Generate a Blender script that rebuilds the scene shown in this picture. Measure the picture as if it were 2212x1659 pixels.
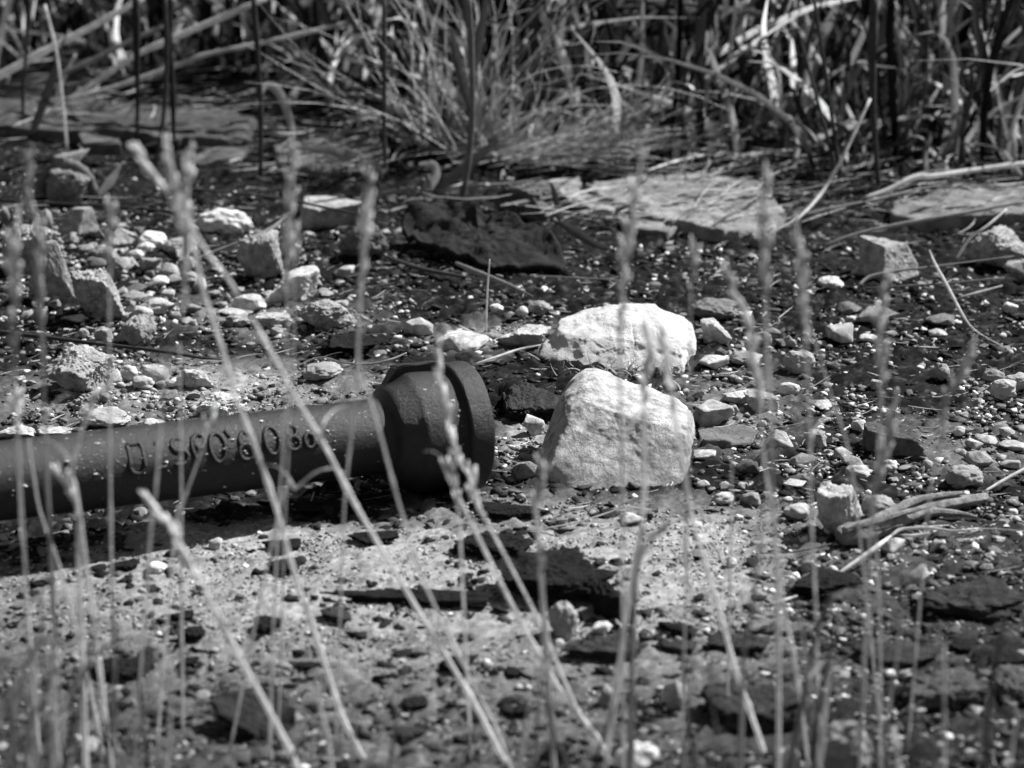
import bpy, bmesh, math, random
import numpy as np
from mathutils import Vector, Matrix
R = math.radians
random.seed(7); RNG = np.random.default_rng(11)
SC = bpy.context.scene
for o in list(bpy.data.objects): bpy.data.objects.remove(o)
COL = SC.collection

# ------------------------------------------------------------------ camera, sky, sun, exposure
H = 1.6; PITCH = R(20.0); FOC = 100.0; PF = FOC / 36.0 * 2212.0
cam = bpy.data.cameras.new('camera'); co = bpy.data.objects.new('camera', cam); COL.objects.link(co)
co.location = (0, 0, H); co.rotation_euler = (R(90) - PITCH, 0, 0)
cam.lens = FOC; cam.sensor_width = 36; cam.clip_start = 0.05; cam.clip_end = 2000
cam.dof.use_dof = True; cam.dof.focus_distance = 4.48; cam.dof.aperture_fstop = 3.2; cam.dof.aperture_blades = 7
SC.camera = co
SUN = Vector((0.60, 0.36, 0.74)).normalized()
w = bpy.data.worlds.new('World'); SC.world = w; w.use_nodes = True
nt = w.node_tree; nt.nodes.clear()
sky = nt.nodes.new('ShaderNodeTexSky'); sky.sky_type = 'NISHITA'; sky.sun_disc = False
sky.sun_elevation = math.asin(SUN.z); sky.sun_rotation = math.atan2(SUN.x, SUN.y)
bw = nt.nodes.new('ShaderNodeRGBToBW'); bg = nt.nodes.new('ShaderNodeBackground'); wo = nt.nodes.new('ShaderNodeOutputWorld')
bg.inputs['Strength'].default_value = 0.05
nt.links.new(sky.outputs[0], bw.inputs[0]); nt.links.new(bw.outputs[0], bg.inputs[0]); nt.links.new(bg.outputs[0], wo.inputs[0])
sl = bpy.data.lights.new('sun', 'SUN'); sl.energy = 5.0; sl.angle = R(0.53); sl.color = (1, 1, 1)
so = bpy.data.objects.new('sun', sl); COL.objects.link(so); so.rotation_euler = SUN.to_track_quat('Z', 'Y').to_euler(); so.location = (3, 3, 6)
SC.view_settings.view_transform = 'Standard'; SC.view_settings.look = 'None'
SC.view_settings.exposure = 1.2; SC.view_settings.gamma = 1
SC.cycles.max_bounces = 6; SC.cycles.diffuse_bounces = 3; SC.cycles.transparent_max_bounces = 4

# ------------------------------------------------------------------ noise
def _hash(ix, iy, iz, s):
    h = (ix * 374761393 + iy * 668265263 + iz * 2147483647 + s * 1274126177) & 0xffffffff
    h = ((h ^ (h >> 13)) * 1274126177) & 0xffffffff
    h = ((h ^ (h >> 16)) * 2246822519) & 0xffffffff
    return ((h ^ (h >> 15)) & 0xffffff) / float(0xffffff) * 2 - 1
def vnoise(p, s=0):
    p = np.asarray(p, float); i = np.floor(p).astype(np.int64); f = p - i; u = f * f * f * (f * (f * 6 - 15) + 10)
    r = 0
    for dx in (0, 1):
        wx = u[:, 0] if dx else 1 - u[:, 0]
        for dy in (0, 1):
            wy = u[:, 1] if dy else 1 - u[:, 1]
            for dz in (0, 1):
                wz = u[:, 2] if dz else 1 - u[:, 2]
                r = r + wx * wy * wz * _hash(i[:, 0] + dx, i[:, 1] + dy, i[:, 2] + dz, s)
    return r
def fbm(p, octv=4, s=0, gain=0.5):
    p = np.asarray(p, float); a = 1; t = 0; n = 0
    for k in range(octv):
        t = t + a * vnoise(p * (2.03 ** k) + k * 17.3, s + k); n += a; a *= gain
    return t / n

# ------------------------------------------------------------------ picture <-> place
CP, SP = math.cos(PITCH), math.sin(PITCH)
def ray(px, py):
    u = (px - 1106) / PF; v = -(py - 829.5) / PF
    return np.array((u, CP + v * SP, -SP + v * CP))
def atz(px, py, z=0.0):
    d = ray(px, py); t = (z - H) / d[2]; return np.array((0, 0, H)) + d * t
def atY(px, py, Y):
    d = ray(px, py); t = Y / d[1]; return np.array((0, 0, H)) + d * t
def proj(x, y, z):
    dz = z - H; dep = y * CP - dz * SP; v = y * SP + dz * CP
    return 1106 + PF * x / dep, 829.5 - PF * v / dep, dep
def gh(x, y):
    x = np.atleast_1d(np.asarray(x, float)); y = np.atleast_1d(np.asarray(y, float))
    p = np.stack((x, y, np.zeros_like(x)), 1)
    z = 0.010 * fbm(p * 2.2, 2, 3)
    z = z + np.clip(y - 5.7, 0, 40) * 0.05
    return z
def at(px, py, dz=0.0):
    z = 0.0
    for k in range(3):
        p = atz(px, py, z + dz); z = float(gh(p[0], p[1])[0])
    return np.array((p[0], p[1], z))
def at3(px, py, dz=0.0):
    p = at(px, py, dz); p[2] += dz; return p
def gz(x, y): return float(gh(x, y)[0])

def ell(px, py, cx, cy, rx, ry):
    return np.clip(1.35 - np.sqrt(((px - cx) / rx) ** 2 + ((py - cy) / ry) ** 2), 0, 1) / 1.0
def sstep(a, b, v):
    t = np.clip((v - a) / (b - a), 0, 1); return t * t * (3 - 2 * t)
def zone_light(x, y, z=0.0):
    """how pale and gritty the ground is drawn here, 0 to 1, foreground shade painted in"""
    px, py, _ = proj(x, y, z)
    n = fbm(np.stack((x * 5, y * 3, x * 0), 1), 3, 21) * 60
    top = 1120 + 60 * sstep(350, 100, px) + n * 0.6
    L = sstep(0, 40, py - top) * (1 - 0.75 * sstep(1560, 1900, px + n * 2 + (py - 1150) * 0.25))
    L = L * (1 - 0.62 * sstep(1260, 1540, py))  # foreground shade toward the bottom edge, painted in as darker ground
    corner_shade = np.clip(np.hypot((px - 1000) / 1150, (py - 1180) / 560) - .5, 0, 1)
    L = L * (1 - 1.0 * corner_shade)  # shaded lower corners, a vignette painted into the ground tone
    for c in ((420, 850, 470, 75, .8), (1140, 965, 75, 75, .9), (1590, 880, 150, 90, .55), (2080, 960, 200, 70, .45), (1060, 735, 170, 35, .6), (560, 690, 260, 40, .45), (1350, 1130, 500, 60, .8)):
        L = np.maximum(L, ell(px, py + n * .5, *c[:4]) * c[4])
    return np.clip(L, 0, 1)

# ------------------------------------------------------------------ materials (all grey: the photograph is monochrome)
def N(nt, t, **kw):
    n = nt.nodes.new(t)
    for k, v in kw.items(): setattr(n, k, v)
    return n
_M = {}
def mat(name, tone, var=0.35, scale=40, bump=0.4, rough=0.9, attr=None, translu=0.0, spec=0.08, spots=0.0, bscale=None, bdist=0.004):
    key = (name, round(tone, 2), var, scale, bump, rough, attr, translu, spots, bdist)
    if key in _M: return _M[key]
    m = bpy.data.materials.new(name); m.use_nodes = True; t = m.node_tree; b = t.nodes['Principled BSDF']; L = t.links.new
    b.inputs['Roughness'].default_value = rough; b.inputs['Specular IOR Level'].default_value = spec
    tc = N(t, 'ShaderNodeTexCoord')
    n1 = N(t, 'ShaderNodeTexNoise'); n1.inputs['Scale'].default_value = scale; n1.inputs['Detail'].default_value = 8; n1.inputs['Roughness'].default_value = 0.65
    L(tc.outputs['Object'], n1.inputs['Vector'])
    mr = N(t, 'ShaderNodeMapRange'); mr.inputs[1].default_value = 0.3; mr.inputs[2].default_value = 0.7
    mr.inputs[3].default_value = 1 - var; mr.inputs[4].default_value = 1 + var
    L(n1.outputs['Fac'], mr.inputs[0])
    mu = N(t, 'ShaderNodeMath', operation='MULTIPLY'); L(mr.outputs[0], mu.inputs[0]); mu.inputs[1].default_value = tone
    out = mu.outputs[0]
    if attr:
        a = N(t, 'ShaderNodeAttribute', attribute_name=attr); m2 = N(t, 'ShaderNodeMath', operation='MULTIPLY'); mu.inputs[1].default_value = 1.0
        L(out, m2.inputs[0]); L(a.outputs['Fac'], m2.inputs[1]); out = m2.outputs[0]
    if spots:
        n3 = N(t, 'ShaderNodeTexVoronoi'); n3.inputs['Scale'].default_value = scale * 2.2; L(tc.outputs['Object'], n3.inputs['Vector'])
        n4 = N(t, 'ShaderNodeTexNoise'); n4.inputs['Scale'].default_value = scale * .5; L(tc.outputs['Object'], n4.inputs['Vector'])
        s1 = N(t, 'ShaderNodeMapRange'); s1.inputs[1].default_value = 0.16; s1.inputs[2].default_value = 0.06; L(n3.outputs['Distance'], s1.inputs[0])
        s2 = N(t, 'ShaderNodeMapRange'); s2.inputs[1].default_value = 0.52; s2.inputs[2].default_value = 0.6; L(n4.outputs['Fac'], s2.inputs[0])
        mm = N(t, 'ShaderNodeMath', operation='MULTIPLY'); L(s1.outputs[0], mm.inputs[0]); L(s2.outputs[0], mm.inputs[1])
        mx = N(t, 'ShaderNodeMix'); L(mm.outputs[0], mx.inputs[0]); L(out, mx.inputs[2]); mx.inputs[3].default_value = spots; out = mx.outputs[0]
    L(out, b.inputs['Base Color'])
    if bump:
        n2 = N(t, 'ShaderNodeTexNoise'); n2.inputs['Scale'].default_value = bscale or scale * 3.0; n2.inputs['Detail'].default_value = 9; n2.inputs['Roughness'].default_value = 0.75
        L(tc.outputs['Object'], n2.inputs['Vector'])
        bp = N(t, 'ShaderNodeBump'); bp.inputs['Strength'].default_value = bump; bp.inputs['Distance'].default_value = bdist
        L(n2.outputs['Fac'], bp.inputs['Height']); L(bp.outputs[0], b.inputs['Normal'])
    if translu:
        tr = N(t, 'ShaderNodeBsdfTranslucent'); ms = N(t, 'ShaderNodeMixShader'); ms.inputs[0].default_value = translu
        L(out, tr.inputs['Color']); L(b.outputs[0], ms.inputs[1]); L(tr.outputs[0], ms.inputs[2]); L(ms.outputs[0], t.nodes['Material Output'].inputs[0])
    _M[key] = m; return m

def stone_mat(tone, kind='rough'):
    tone = round(tone, 2)
    if kind == 'round': return mat('pebble_surface', tone, 0.28, 60, 0.6, 0.85, bdist=0.003)
    return mat('stone_surface', tone, 0.55, 60, 1.0, 0.95, bdist=0.009, bscale=110)
M_STRAW = lambda tone: mat('dry_grass', tone, 0.3, 60, 0.1, 0.6, translu=0.5)
M_LEAF = lambda tone: mat('green_grass', tone, 0.25, 30, 0.1, 0.45, translu=0.3)

# ------------------------------------------------------------------ objects
def mesh_obj(name, V, F, m=None, parent=None, loc=None, smooth=True, tone=None):
    me = bpy.data.meshes.new(name); V = np.asarray(V, float)
    if loc is not None: V = V - np.asarray(loc)
    if isinstance(F, np.ndarray):
        k = F.shape[1]; me.vertices.add(len(V)); me.vertices.foreach_set('co', V.astype(np.float32).ravel())
        me.loops.add(F.size); me.loops.foreach_set('vertex_index', F.astype(np.int32).ravel())
        me.polygons.add(len(F)); me.polygons.foreach_set('loop_start', np.arange(0, F.size, k, dtype=np.int32))
        me.update(calc_edges=True); me.validate()
    else:
        me.from_pydata(V.tolist(), [], F); me.update()
    if smooth: me.polygons.foreach_set('use_smooth', np.ones(len(me.polygons), bool))
    if tone is not None:
        a = me.attributes.new('tone', 'FLOAT', 'POINT'); a.data.foreach_set('value', np.asarray(tone, np.float32))
    if m: me.materials.append(m)
    o = bpy.data.objects.new(name, me); COL.objects.link(o)
    if loc is not None and parent is None: o.location = Vector(loc)
    if parent:
        o.parent = parent
        if loc is not None: o.location = Vector(loc) - parent.location
    return o
def tag(o, label=None, cat=None, group=None, kind=None):
    if label: o['label'] = label
    if cat: o['category'] = cat
    if group: o['group'] = group
    if kind: o['kind'] = kind
    return o
def empty(name, loc):
    o = bpy.data.objects.new(name, None); COL.objects.link(o); o.location = Vector(loc); o.empty_display_size = 0.05; return o

_ICO = {}
def ico(sub):
    if sub not in _ICO:
        bm = bmesh.new(); bmesh.ops.create_icosphere(bm, subdivisions=sub, radius=1)
        V = np.array([v.co[:] for v in bm.verts]); V /= np.linalg.norm(V, axis=1)[:, None]
        F = np.array([[v.index for v in f.verts] for f in bm.faces]); bm.free(); _ICO[sub] = (V, F)
    return _ICO[sub]

def hull_shape(seed, n=11, merge=1):
    rng = np.random.default_rng(seed); VV, FF, k = [], [], 0
    for j in range(merge):
        bm = bmesh.new(); off = rng.uniform(-.7, .7, 3) * (merge > 1) * (1, 1, .3); sc = 1 if j == 0 else rng.uniform(.35, .75)
        for p in rng.normal(size=(n, 3)):
            p = p / np.linalg.norm(p) * rng.uniform(.75, 1); bm.verts.new(tuple(p * sc + off))
        bmesh.ops.convex_hull(bm, input=bm.verts[:]); lo = [v for v in bm.verts if not v.link_faces]
        bmesh.ops.delete(bm, geom=lo, context='VERTS'); bm.verts.index_update()
        VV.append(np.array([v.co[:] for v in bm.verts])); FF.append(np.array([[v.index for v in f.verts] for f in bm.faces if len(f.verts) == 3]) + k); k += len(bm.verts); bm.free()
    V = np.vstack(VV); mx = V.max(0); mn = V.min(0); return (V - (mx + mn) / 2) / ((mx - mn) / 2), np.vstack(FF)
def shard_shape(seed, n=14):
    """angular broken stone: a convex hull, cut finer and roughened, edges kept"""
    V, F = hull_shape(seed, n); bm = bmesh.new(); vs = [bm.verts.new(tuple(v)) for v in V]
    for f in F: bm.faces.new([vs[i] for i in f])
    bmesh.ops.bevel(bm, geom=bm.edges[:], offset=.05, segments=1, affect='EDGES'); bmesh.ops.triangulate(bm, faces=bm.faces[:])
    bmesh.ops.subdivide_edges(bm, edges=bm.edges[:], cuts=2, use_grid_fill=True); bmesh.ops.triangulate(bm, faces=bm.faces[:]); bm.verts.index_update()
    V = np.array([v.co[:] for v in bm.verts]); F = np.array([[v.index for v in f.verts] for f in bm.faces]); bm.free()
    V = V * (1 + .07 * fbm(V * 3 + seed, 4, seed, .7))[:, None]; mx = V.max(0); mn = V.min(0); return (V - (mx + mn) / 2) / ((mx - mn) / 2), F
def rock_shape(sub, kind, seed):
    """unit-ish stone: extents exactly -1..1 on each axis"""
    D, F = ico(sub); rng = np.random.default_rng(seed)
    off = rng.uniform(-50, 50, 3)
    if kind == 'round':
        r = 1 + 0.36 * fbm(D * 1.3 + off, 3, seed) + 0.03 * fbm(D * 5 + off, 3, seed)
        V = D * (r * (1 + .08 * fbm(D * 7 + off, 4, seed + 3, .7)))[:, None]
    else:
        n = {'angular': 11, 'rough': 13, 'flat': 9, 'crust': 10, 'slab': 9}[kind]
        P = rng.normal(size=(n, 3))
        if kind in ('flat', 'crust', 'slab'): P[:, 2] *= 0.25
        P /= np.linalg.norm(P, axis=1)[:, None]; h = rng.uniform(0.62, 0.95, n)
        P = np.vstack((P, [[0, 0, 1], [0, 0, -1]])); h = np.append(h, [0.75, 0.75])
        if kind in ('flat', 'crust', 'slab'):
            h[-2:] = 0.55 if kind != 'crust' else 0.5
        c = D @ P.T; c = np.where(c > 0.02, c / h, 0.001)
        kk = {'angular': 30, 'rough': 26}.get(kind, 24)
        r = 1.0 / (np.sum(c ** kk, 1) ** (1 / kk))
        amp = {'angular': 0.08, 'rough': 0.20, 'flat': 0.09, 'crust': 0.30, 'slab': 0.05}[kind]
        r = r * (1 + amp * fbm(D * 2.6 + off, 5, seed, 0.6)) * (1 + amp * (0.25 if kind == 'crust' else 0.6) * fbm(D * 11 + off, 3, seed + 5, 0.75))
        V = D * r[:, None]
        if kind == 'crust':
            a = fbm(np.stack((V[:, 0] * 4, V[:, 1] * 4, V[:, 2] * 0), 1) + off, 4, seed + 9, 0.65)
            V[:, 2] += 0.35 * a
            V[:, 0] *= 1 + 0.16 * np.round(V[:, 2] * 5) * 0.25
    mx = V.max(0); mn = V.min(0); V = (V - (mx + mn) / 2) / ((mx - mn) / 2)
    return V, F

RS = 0; HEROES = []
def stone(x0, y0, x1, y1, tone, kind, label, cat='stone', name=None, depth=0.85, sub=None, sink=0.12, tilt=0.0, m=None, group=None, yaw=0.0, lift=0.0):
    """a stone whose outline fills a box of the picture, at its own place on the ground"""
    global RS; RS += 1
    cx, cy = (x0 + x1) / 2, (y0 + y1) / 2
    p0 = at(cx, y1); dist = proj(p0[0], p0[1], 0)[2]; ppm = PF / dist
    a = (x1 - x0) / 2 / ppm; hh = (y1 - y0) / 2 / ppm * (1 + sink * 0.5)
    b = a * depth
    ang = math.atan2(H, p0[1]); s, c_ = math.sin(ang), math.cos(ang)
    b = min(b, hh * 0.86 / s) if kind in ('flat', 'crust', 'slab', 'shard') else min(b, hh * 0.72 / s)
    c = math.sqrt(max(hh ** 2 - (b * s) ** 2, (0.25 * hh) ** 2)) / c_
    cz = c * (1 - sink) + lift
    p = at(cx, cy, cz); z = p[2]
    if sub is None: sub = 6 if a > 0.038 else 5 if a > 0.02 else 4 if a > 0.012 else 3
    V, F = rock_shape(sub, kind, 1000 + RS * 7) if kind != 'shard' else shard_shape(1000 + RS * 7)
    if yaw:
        V = V @ np.array(Matrix.Rotation(-yaw, 3, 'Z'))
    V = V * (a, b, c)
    if tilt: V = V @ np.array(Matrix.Rotation(-R(tilt), 3, 'Y'))
    nm = name or {'round': 'pebble', 'flat': 'stone_chip', 'crust': 'soil_crust', 'slab': 'stone_slab'}.get(kind, 'stone')
    base = np.array((p[0], p[1], z))
    HEROES.append([(x0 + x1) / 2, (y0 + y1) / 2, label, group, None]); o = mesh_obj(nm, V + (0, 0, cz), F, m or stone_mat(tone, kind), smooth=kind != 'shard')
    o.location = Vector(base); HEROES[-1][4] = o
    return tag(o, label, cat, group)

def outline_rock(pts, zc, depth, lean, m, name, label, cat, sub=6, flat=0.45, amp=0.02, seed=1, cut=None, Yoff=0.0, loc_px=None, rough=1.0, facets=(), zs=1.0):
    """a stone with a given face outline (points of the picture), real thickness behind it"""
    pts = np.array(pts, float); cx, cy = pts.mean(0) if loc_px is None else loc_px
    base = at(cx, pts[:, 1].max() - 4); Y = base[1] + Yoff
    P3 = np.array([atY(q[0], q[1], Y) for q in pts]); c0 = atY(cx, cy, Y)
    pl = (P3 - c0)[:, [0, 2]]; ang = np.arctan2(pl[:, 1], pl[:, 0]); o_ = np.argsort(ang); ang = ang[o_]; rad = np.hypot(pl[:, 0], pl[:, 1])[o_]
    D, F = ico(sub)
    phi = np.arctan2(D[:, 2], D[:, 0]); Rr = np.interp(phi, ang, rad, period=2 * math.pi)
    sn = np.sqrt(D[:, 0] ** 2 + D[:, 2] ** 2); tt = np.arctan2(sn, np.abs(D[:, 1])) / (math.pi / 2); uu = np.clip((tt - .62) / .38, 0, 1)
    sp = np.where(tt < .62, tt / .62 * (1 - flat), 1 - flat + flat * np.sin(uu * math.pi / 2))
    X = Rr * sp * np.cos(phi); Z = Rr * sp * np.sin(phi)
    cyy = np.where(tt < .62, 1.0, np.cos(uu * math.pi / 2)) * np.sign(D[:, 1]) * depth
    fac = 0
    for (fa, fb, fd) in facets: fac = np.maximum(fac, fa * X + fb * Z - fd)
    cyy = np.where(D[:, 1] < 0, np.minimum(cyy + fac * np.abs(cyy) / depth, 0), cyy)
    V = np.stack((X, cyy, Z), 1)
    V[:, 1] += lean * (V[:, 2] - V[:, 2].min())
    zm = V[:, 2].min(); V[:, 2] = zm + (V[:, 2] - zm) / (1 + .46 * lean) * zs
    nn = fbm(V * 14 + seed * 7, 5, seed, 0.55); n2 = fbm(V * 60 + seed, 3, seed + 3, 0.6)
    V = V + D * (amp * nn + amp * 0.12 * rough * n2)[:, None]
    if cut is not None: V = cut(V)
    V = V + c0
    o = mesh_obj(name, V, F, m, loc=(c0[0], c0[1], gz(c0[0], c0[1])))
    return tag(o, label, cat)

def catmull(P, n=6):
    P = [np.asarray(p, float) for p in P]
    if len(P) == 2: return np.array([P[0] + (P[1] - P[0]) * t for t in np.linspace(0, 1, n + 1)])
    Q = [2 * P[0] - P[1]] + P + [2 * P[-1] - P[-2]]; out = []
    for i in range(1, len(Q) - 2):
        for k in range(n):
            t = k / n; a, b, c, d = Q[i - 1], Q[i], Q[i + 1], Q[i + 2]
            out.append(0.5 * ((2 * b) + (-a + c) * t + (2 * a - 5 * b + 4 * c - d) * t * t + (-a + 3 * b - 3 * c + d) * t ** 3))
    out.append(P[-1]); return np.array(out)
class Acc:
    def __init__(s): s.V = []; s.F = []; s.T = []; s.n = 0
    def add(s, V, F, tone=None):
        V = np.asarray(V, float); s.V.append(V); s.F += [tuple(i + s.n for i in f) for f in F]; s.n += len(V)
        if tone is not None: s.T.append(np.full(len(V), tone) if np.isscalar(tone) else tone)
    def obj(s, name, m, parent=None, loc=None, smooth=True):
        return mesh_obj(name, np.vstack(s.V), s.F, m, parent, loc, smooth, np.concatenate(s.T) if s.T else None)
def tube(path, rad, sides=6):
    path = np.asarray(path, float); n = len(path); rad = np.broadcast_to(rad, n) if np.ndim(rad) else np.full(n, rad)
    T = np.gradient(path, axis=0); T /= np.linalg.norm(T, axis=1)[:, None] + 1e-9
    ref = np.array((0, 1.0, 0.1)) if abs(T[:, 1]).mean() < 0.8 else np.array((0, 0, 1.0))
    A = np.cross(T, ref); A /= np.linalg.norm(A, axis=1)[:, None] + 1e-9; B = np.cross(T, A)
    an = np.arange(sides) / sides * 2 * math.pi
    V = path[:, None, :] + rad[:, None, None] * (np.cos(an)[None, :, None] * A[:, None, :] + np.sin(an)[None, :, None] * B[:, None, :])
    V = V.reshape(-1, 3); F = []
    for i in range(n - 1):
        for k in range(sides):
            a = i * sides + k; b = i * sides + (k + 1) % sides; F.append((a, b, b + sides, a + sides))
    F.append(tuple(range(sides))[::-1]); F.append(tuple(range((n - 1) * sides, n * sides)))
    return V, F
def ribbon(path, wid, side, fold=0.25):
    path = np.asarray(path, float); n = len(path); T = np.gradient(path, axis=0); T /= np.linalg.norm(T, axis=1)[:, None] + 1e-9
    A = np.cross(T, side); A /= np.linalg.norm(A, axis=1)[:, None] + 1e-9; B = np.cross(T, A)
    w_ = np.asarray(wid)[:, None]
    V = np.stack((path - A * w_, path + B * w_ * fold, path + A * w_), 1).reshape(-1, 3)
    F = []
    for i in range(n - 1):
        a = i * 3; F += [(a, a + 1, a + 4, a + 3), (a + 1, a + 2, a + 5, a + 4)]
    return V, F

# ================================================================== THE SETTING: ground
def axis(fine0, fine1, step, mid, midstep, far):
    a = list(np.arange(fine0, fine1, step))
    def out(v, sgn, lim):
        s = step; r = []
        while abs(v) < far:
            s = min(max(s * 1.12, midstep if abs(v) > mid else s), 60); v += sgn * s; r.append(v)
        return r
    return np.array(out(fine0, -1, mid)[::-1] + a + out(a[-1], 1, mid))
xs = axis(-1.05, 1.05, 0.0052, 1.3, 0.03, 400); ys = axis(2.9, 6.1, 0.0065, 8, 0.03, 400)
GX, GY = np.meshgrid(xs, ys); gx, gy = GX.ravel(), GY.ravel()
Z = gh(gx, gy); inn = (np.abs(gx) < 2.2) & (gy > 2) & (gy < 9)
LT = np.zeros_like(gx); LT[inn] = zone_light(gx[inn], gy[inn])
q = np.stack((gx, gy, gx * 0), 1)[inn]
lt = LT[inn]
fine = fbm(q * 60, 3, 5, 0.6); mid = fbm(q * 18, 4, 8, 0.6); lump = np.clip(fbm(q * np.array((26, 20, 1)), 4, 31, 0.6) - 0.12, 0, 1)
ck = 1 - lt
Z[inn] += 0.0034 * fine * (0.55 + ck) + 0.006 * mid * (0.35 + 0.7 * ck) + 0.030 * lump * (0.1 + 0.9 * ck)
pit = np.clip(fbm(q * np.array((60, 45, 1)), 5, 77, 0.8) - 0.22, 0, 1)
Z[inn] += 0.02 * pit * lt * np.clip(1 + fine, 0, 2)
nx, ny = len(xs), len(ys)
idx = np.arange(nx * ny).reshape(ny, nx)
GF = np.stack((idx[:-1, :-1], idx[:-1, 1:], idx[1:, 1:], idx[1:, :-1]), -1).reshape(-1, 4)
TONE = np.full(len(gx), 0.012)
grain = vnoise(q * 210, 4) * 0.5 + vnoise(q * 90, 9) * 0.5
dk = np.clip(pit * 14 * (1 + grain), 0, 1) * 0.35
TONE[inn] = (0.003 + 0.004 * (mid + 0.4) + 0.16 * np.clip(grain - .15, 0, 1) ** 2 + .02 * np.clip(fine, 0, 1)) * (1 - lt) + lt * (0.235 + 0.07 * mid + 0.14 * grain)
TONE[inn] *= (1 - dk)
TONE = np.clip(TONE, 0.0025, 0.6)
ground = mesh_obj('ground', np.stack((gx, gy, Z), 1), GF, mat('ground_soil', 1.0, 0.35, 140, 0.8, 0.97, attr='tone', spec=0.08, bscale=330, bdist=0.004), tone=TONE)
tag(ground, kind='structure')

# ================================================================== gravel and flakes nobody could count
def scatter(name, n, size, dens, tonef, kinds, m, flat=0.55, seed=3, ybox=(2.95, 6.3), sub=1, label=None, smooth=False, power=2.2):
    rng = np.random.default_rng(seed); V, F, T = [], [], []
    base = []
    for i in range(4):
        for j, k in enumerate(kinds): base.append(hull_shape(seed * 100 + i * 10 + j, {'flat': 9, 'angular': 9, 'rough': 12, 'crust': 9}[k], 4 if k == 'crust' else 2 if k == 'rough' else 1) if (j + i) % 5 else rock_shape(sub, 'round', seed * 10 + j))
    P = rng.uniform(size=(n * 6, 2)); y = ybox[0] + (ybox[1] - ybox[0]) * P[:, 0] ** 1.15; x = (P[:, 1] * 2 - 1) * (0.20 * y + 0.06)
    d = dens(x, y); keep = rng.uniform(size=len(x)) < d; x = x[keep][:n]; y = y[keep][:n]
    s = size[0] + (size[1] - size[0]) * rng.uniform(size=len(x)) ** power
    z = gh(x, y); tn = tonef(x, y, rng)
    nn = 0; Fs = []
    for i in range(len(x)):
        v, f = base[i % len(base)]
        a, b = rng.uniform(0, 6.28), rng.uniform(-.5, .5); ca, sa, cb, sb = math.cos(a), math.sin(a), math.cos(b), math.sin(b)
        M = np.array(((ca, -sa, 0), (sa, ca, 0), (0, 0, 1))) @ np.array(((1, 0, 0), (0, cb, -sb), (0, sb, cb)))
        sc = s[i] * np.array((1, rng.uniform(.6, .95), flat * rng.uniform(.6, 1.3)))
        V.append((v * sc) @ M.T + (x[i], y[i], z[i] + s[i] * flat * 0.45)); Fs.append(f + nn); nn += len(v); T.append(np.full(len(v), tn[i]))
    o = mesh_obj(name, np.vstack(V), np.vstack(Fs), m, smooth=smooth, tone=np.concatenate(T))
    return tag(o, label, name.replace('_', ' '), kind='stuff')
def zpatch(x, y, sc, seed): return np.clip(0.5 + 0.9 * fbm(np.stack((x * sc, y * sc * .7, x * 0), 1), 2, seed), 0, 1)
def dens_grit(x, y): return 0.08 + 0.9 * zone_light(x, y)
def rubble_w(x, y):
    px, py, _ = proj(x, y, 0)
    d = np.zeros_like(px)
    for c in ((260, 620, 420, 190, 1), (1900, 900, 480, 240, .8), (1150, 720, 300, 60, .8), (2000, 1230, 350, 140, .75), (400, 850, 480, 70, .8), (1650, 950, 250, 160, .8), (650, 680, 260, 60, .8), (1500, 620, 900, 120, .2), (1900, 1450, 420, 250, .3), (1130, 970, 90, 90, .9)):
        d = np.maximum(d, ell(px, py, *c[:4]) * c[4])
    return d
def dens_gravel(x, y): return np.clip(rubble_w(x, y) * zpatch(x, y, 9, 5) * 1.3 + 0.03, 0, 1)
def dens_flake(x, y):
    px, py, _ = proj(x, y, 0); L = zone_light(x, y)
    return np.clip((1 - L) * (0.4 + 0.6 * zpatch(x, y, 5, 8)) + 0.05 * zpatch(x, y, 12, 3) ** 3, 0, 1) * (py > 420)
M_GRAV = mat('gravel_surface', 1.0, 0.3, 260, 0.5, 0.95, attr='tone')
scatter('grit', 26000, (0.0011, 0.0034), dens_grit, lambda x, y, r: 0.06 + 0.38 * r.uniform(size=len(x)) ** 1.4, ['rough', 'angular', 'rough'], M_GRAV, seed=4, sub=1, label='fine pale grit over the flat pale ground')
scatter('gravel', 12000, (0.0020, 0.0085), dens_gravel, lambda x, y, r: 0.04 + 0.62 * r.uniform(size=len(x)) ** 2.2, ['rough', 'angular', 'angular', 'flat', 'rough', 'angular', 'rough'], M_GRAV, seed=5, sub=2, label='small pale gravel mixed into the dark soil', power=2.5, smooth=False)
scatter('shale_flakes', 15000, (0.0025, 0.015), dens_flake, lambda x, y, r: 0.003 + 0.22 * r.uniform(size=len(x)) ** 5.0, ['flat', 'flat', 'angular', 'flat', 'rough', 'flat'], mat('flake_surface', 1.0, 0.4, 200, 0.6, 0.7, attr='tone', spec=.15), flat=0.22, seed=6, sub=2, label='dark flaky soil crumbs and shale bits', power=2.0, smooth=False)
CRB = [(1195, 1240, 200, 80), (880, 1292, 230, 40), (1066, 1175, 120, 45), (810, 1165, 90, 30), (1310, 1390, 150, 60), (610, 1200, 80, 70), (900, 1520, 60, 40), (990, 1435, 90, 40), (1785, 1260, 120, 50), (2090, 1300, 150, 60), (1600, 1390, 120, 40), (1630, 1520, 190, 90), (260, 1440, 140, 50), (420, 1370, 80, 60), (270, 1220, 120, 40), (1100, 1105, 150, 40), (500, 1540, 160, 60), (1450, 1370, 120, 60), (1930, 1420, 160, 50), (700, 1110, 200, 40)]
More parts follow.
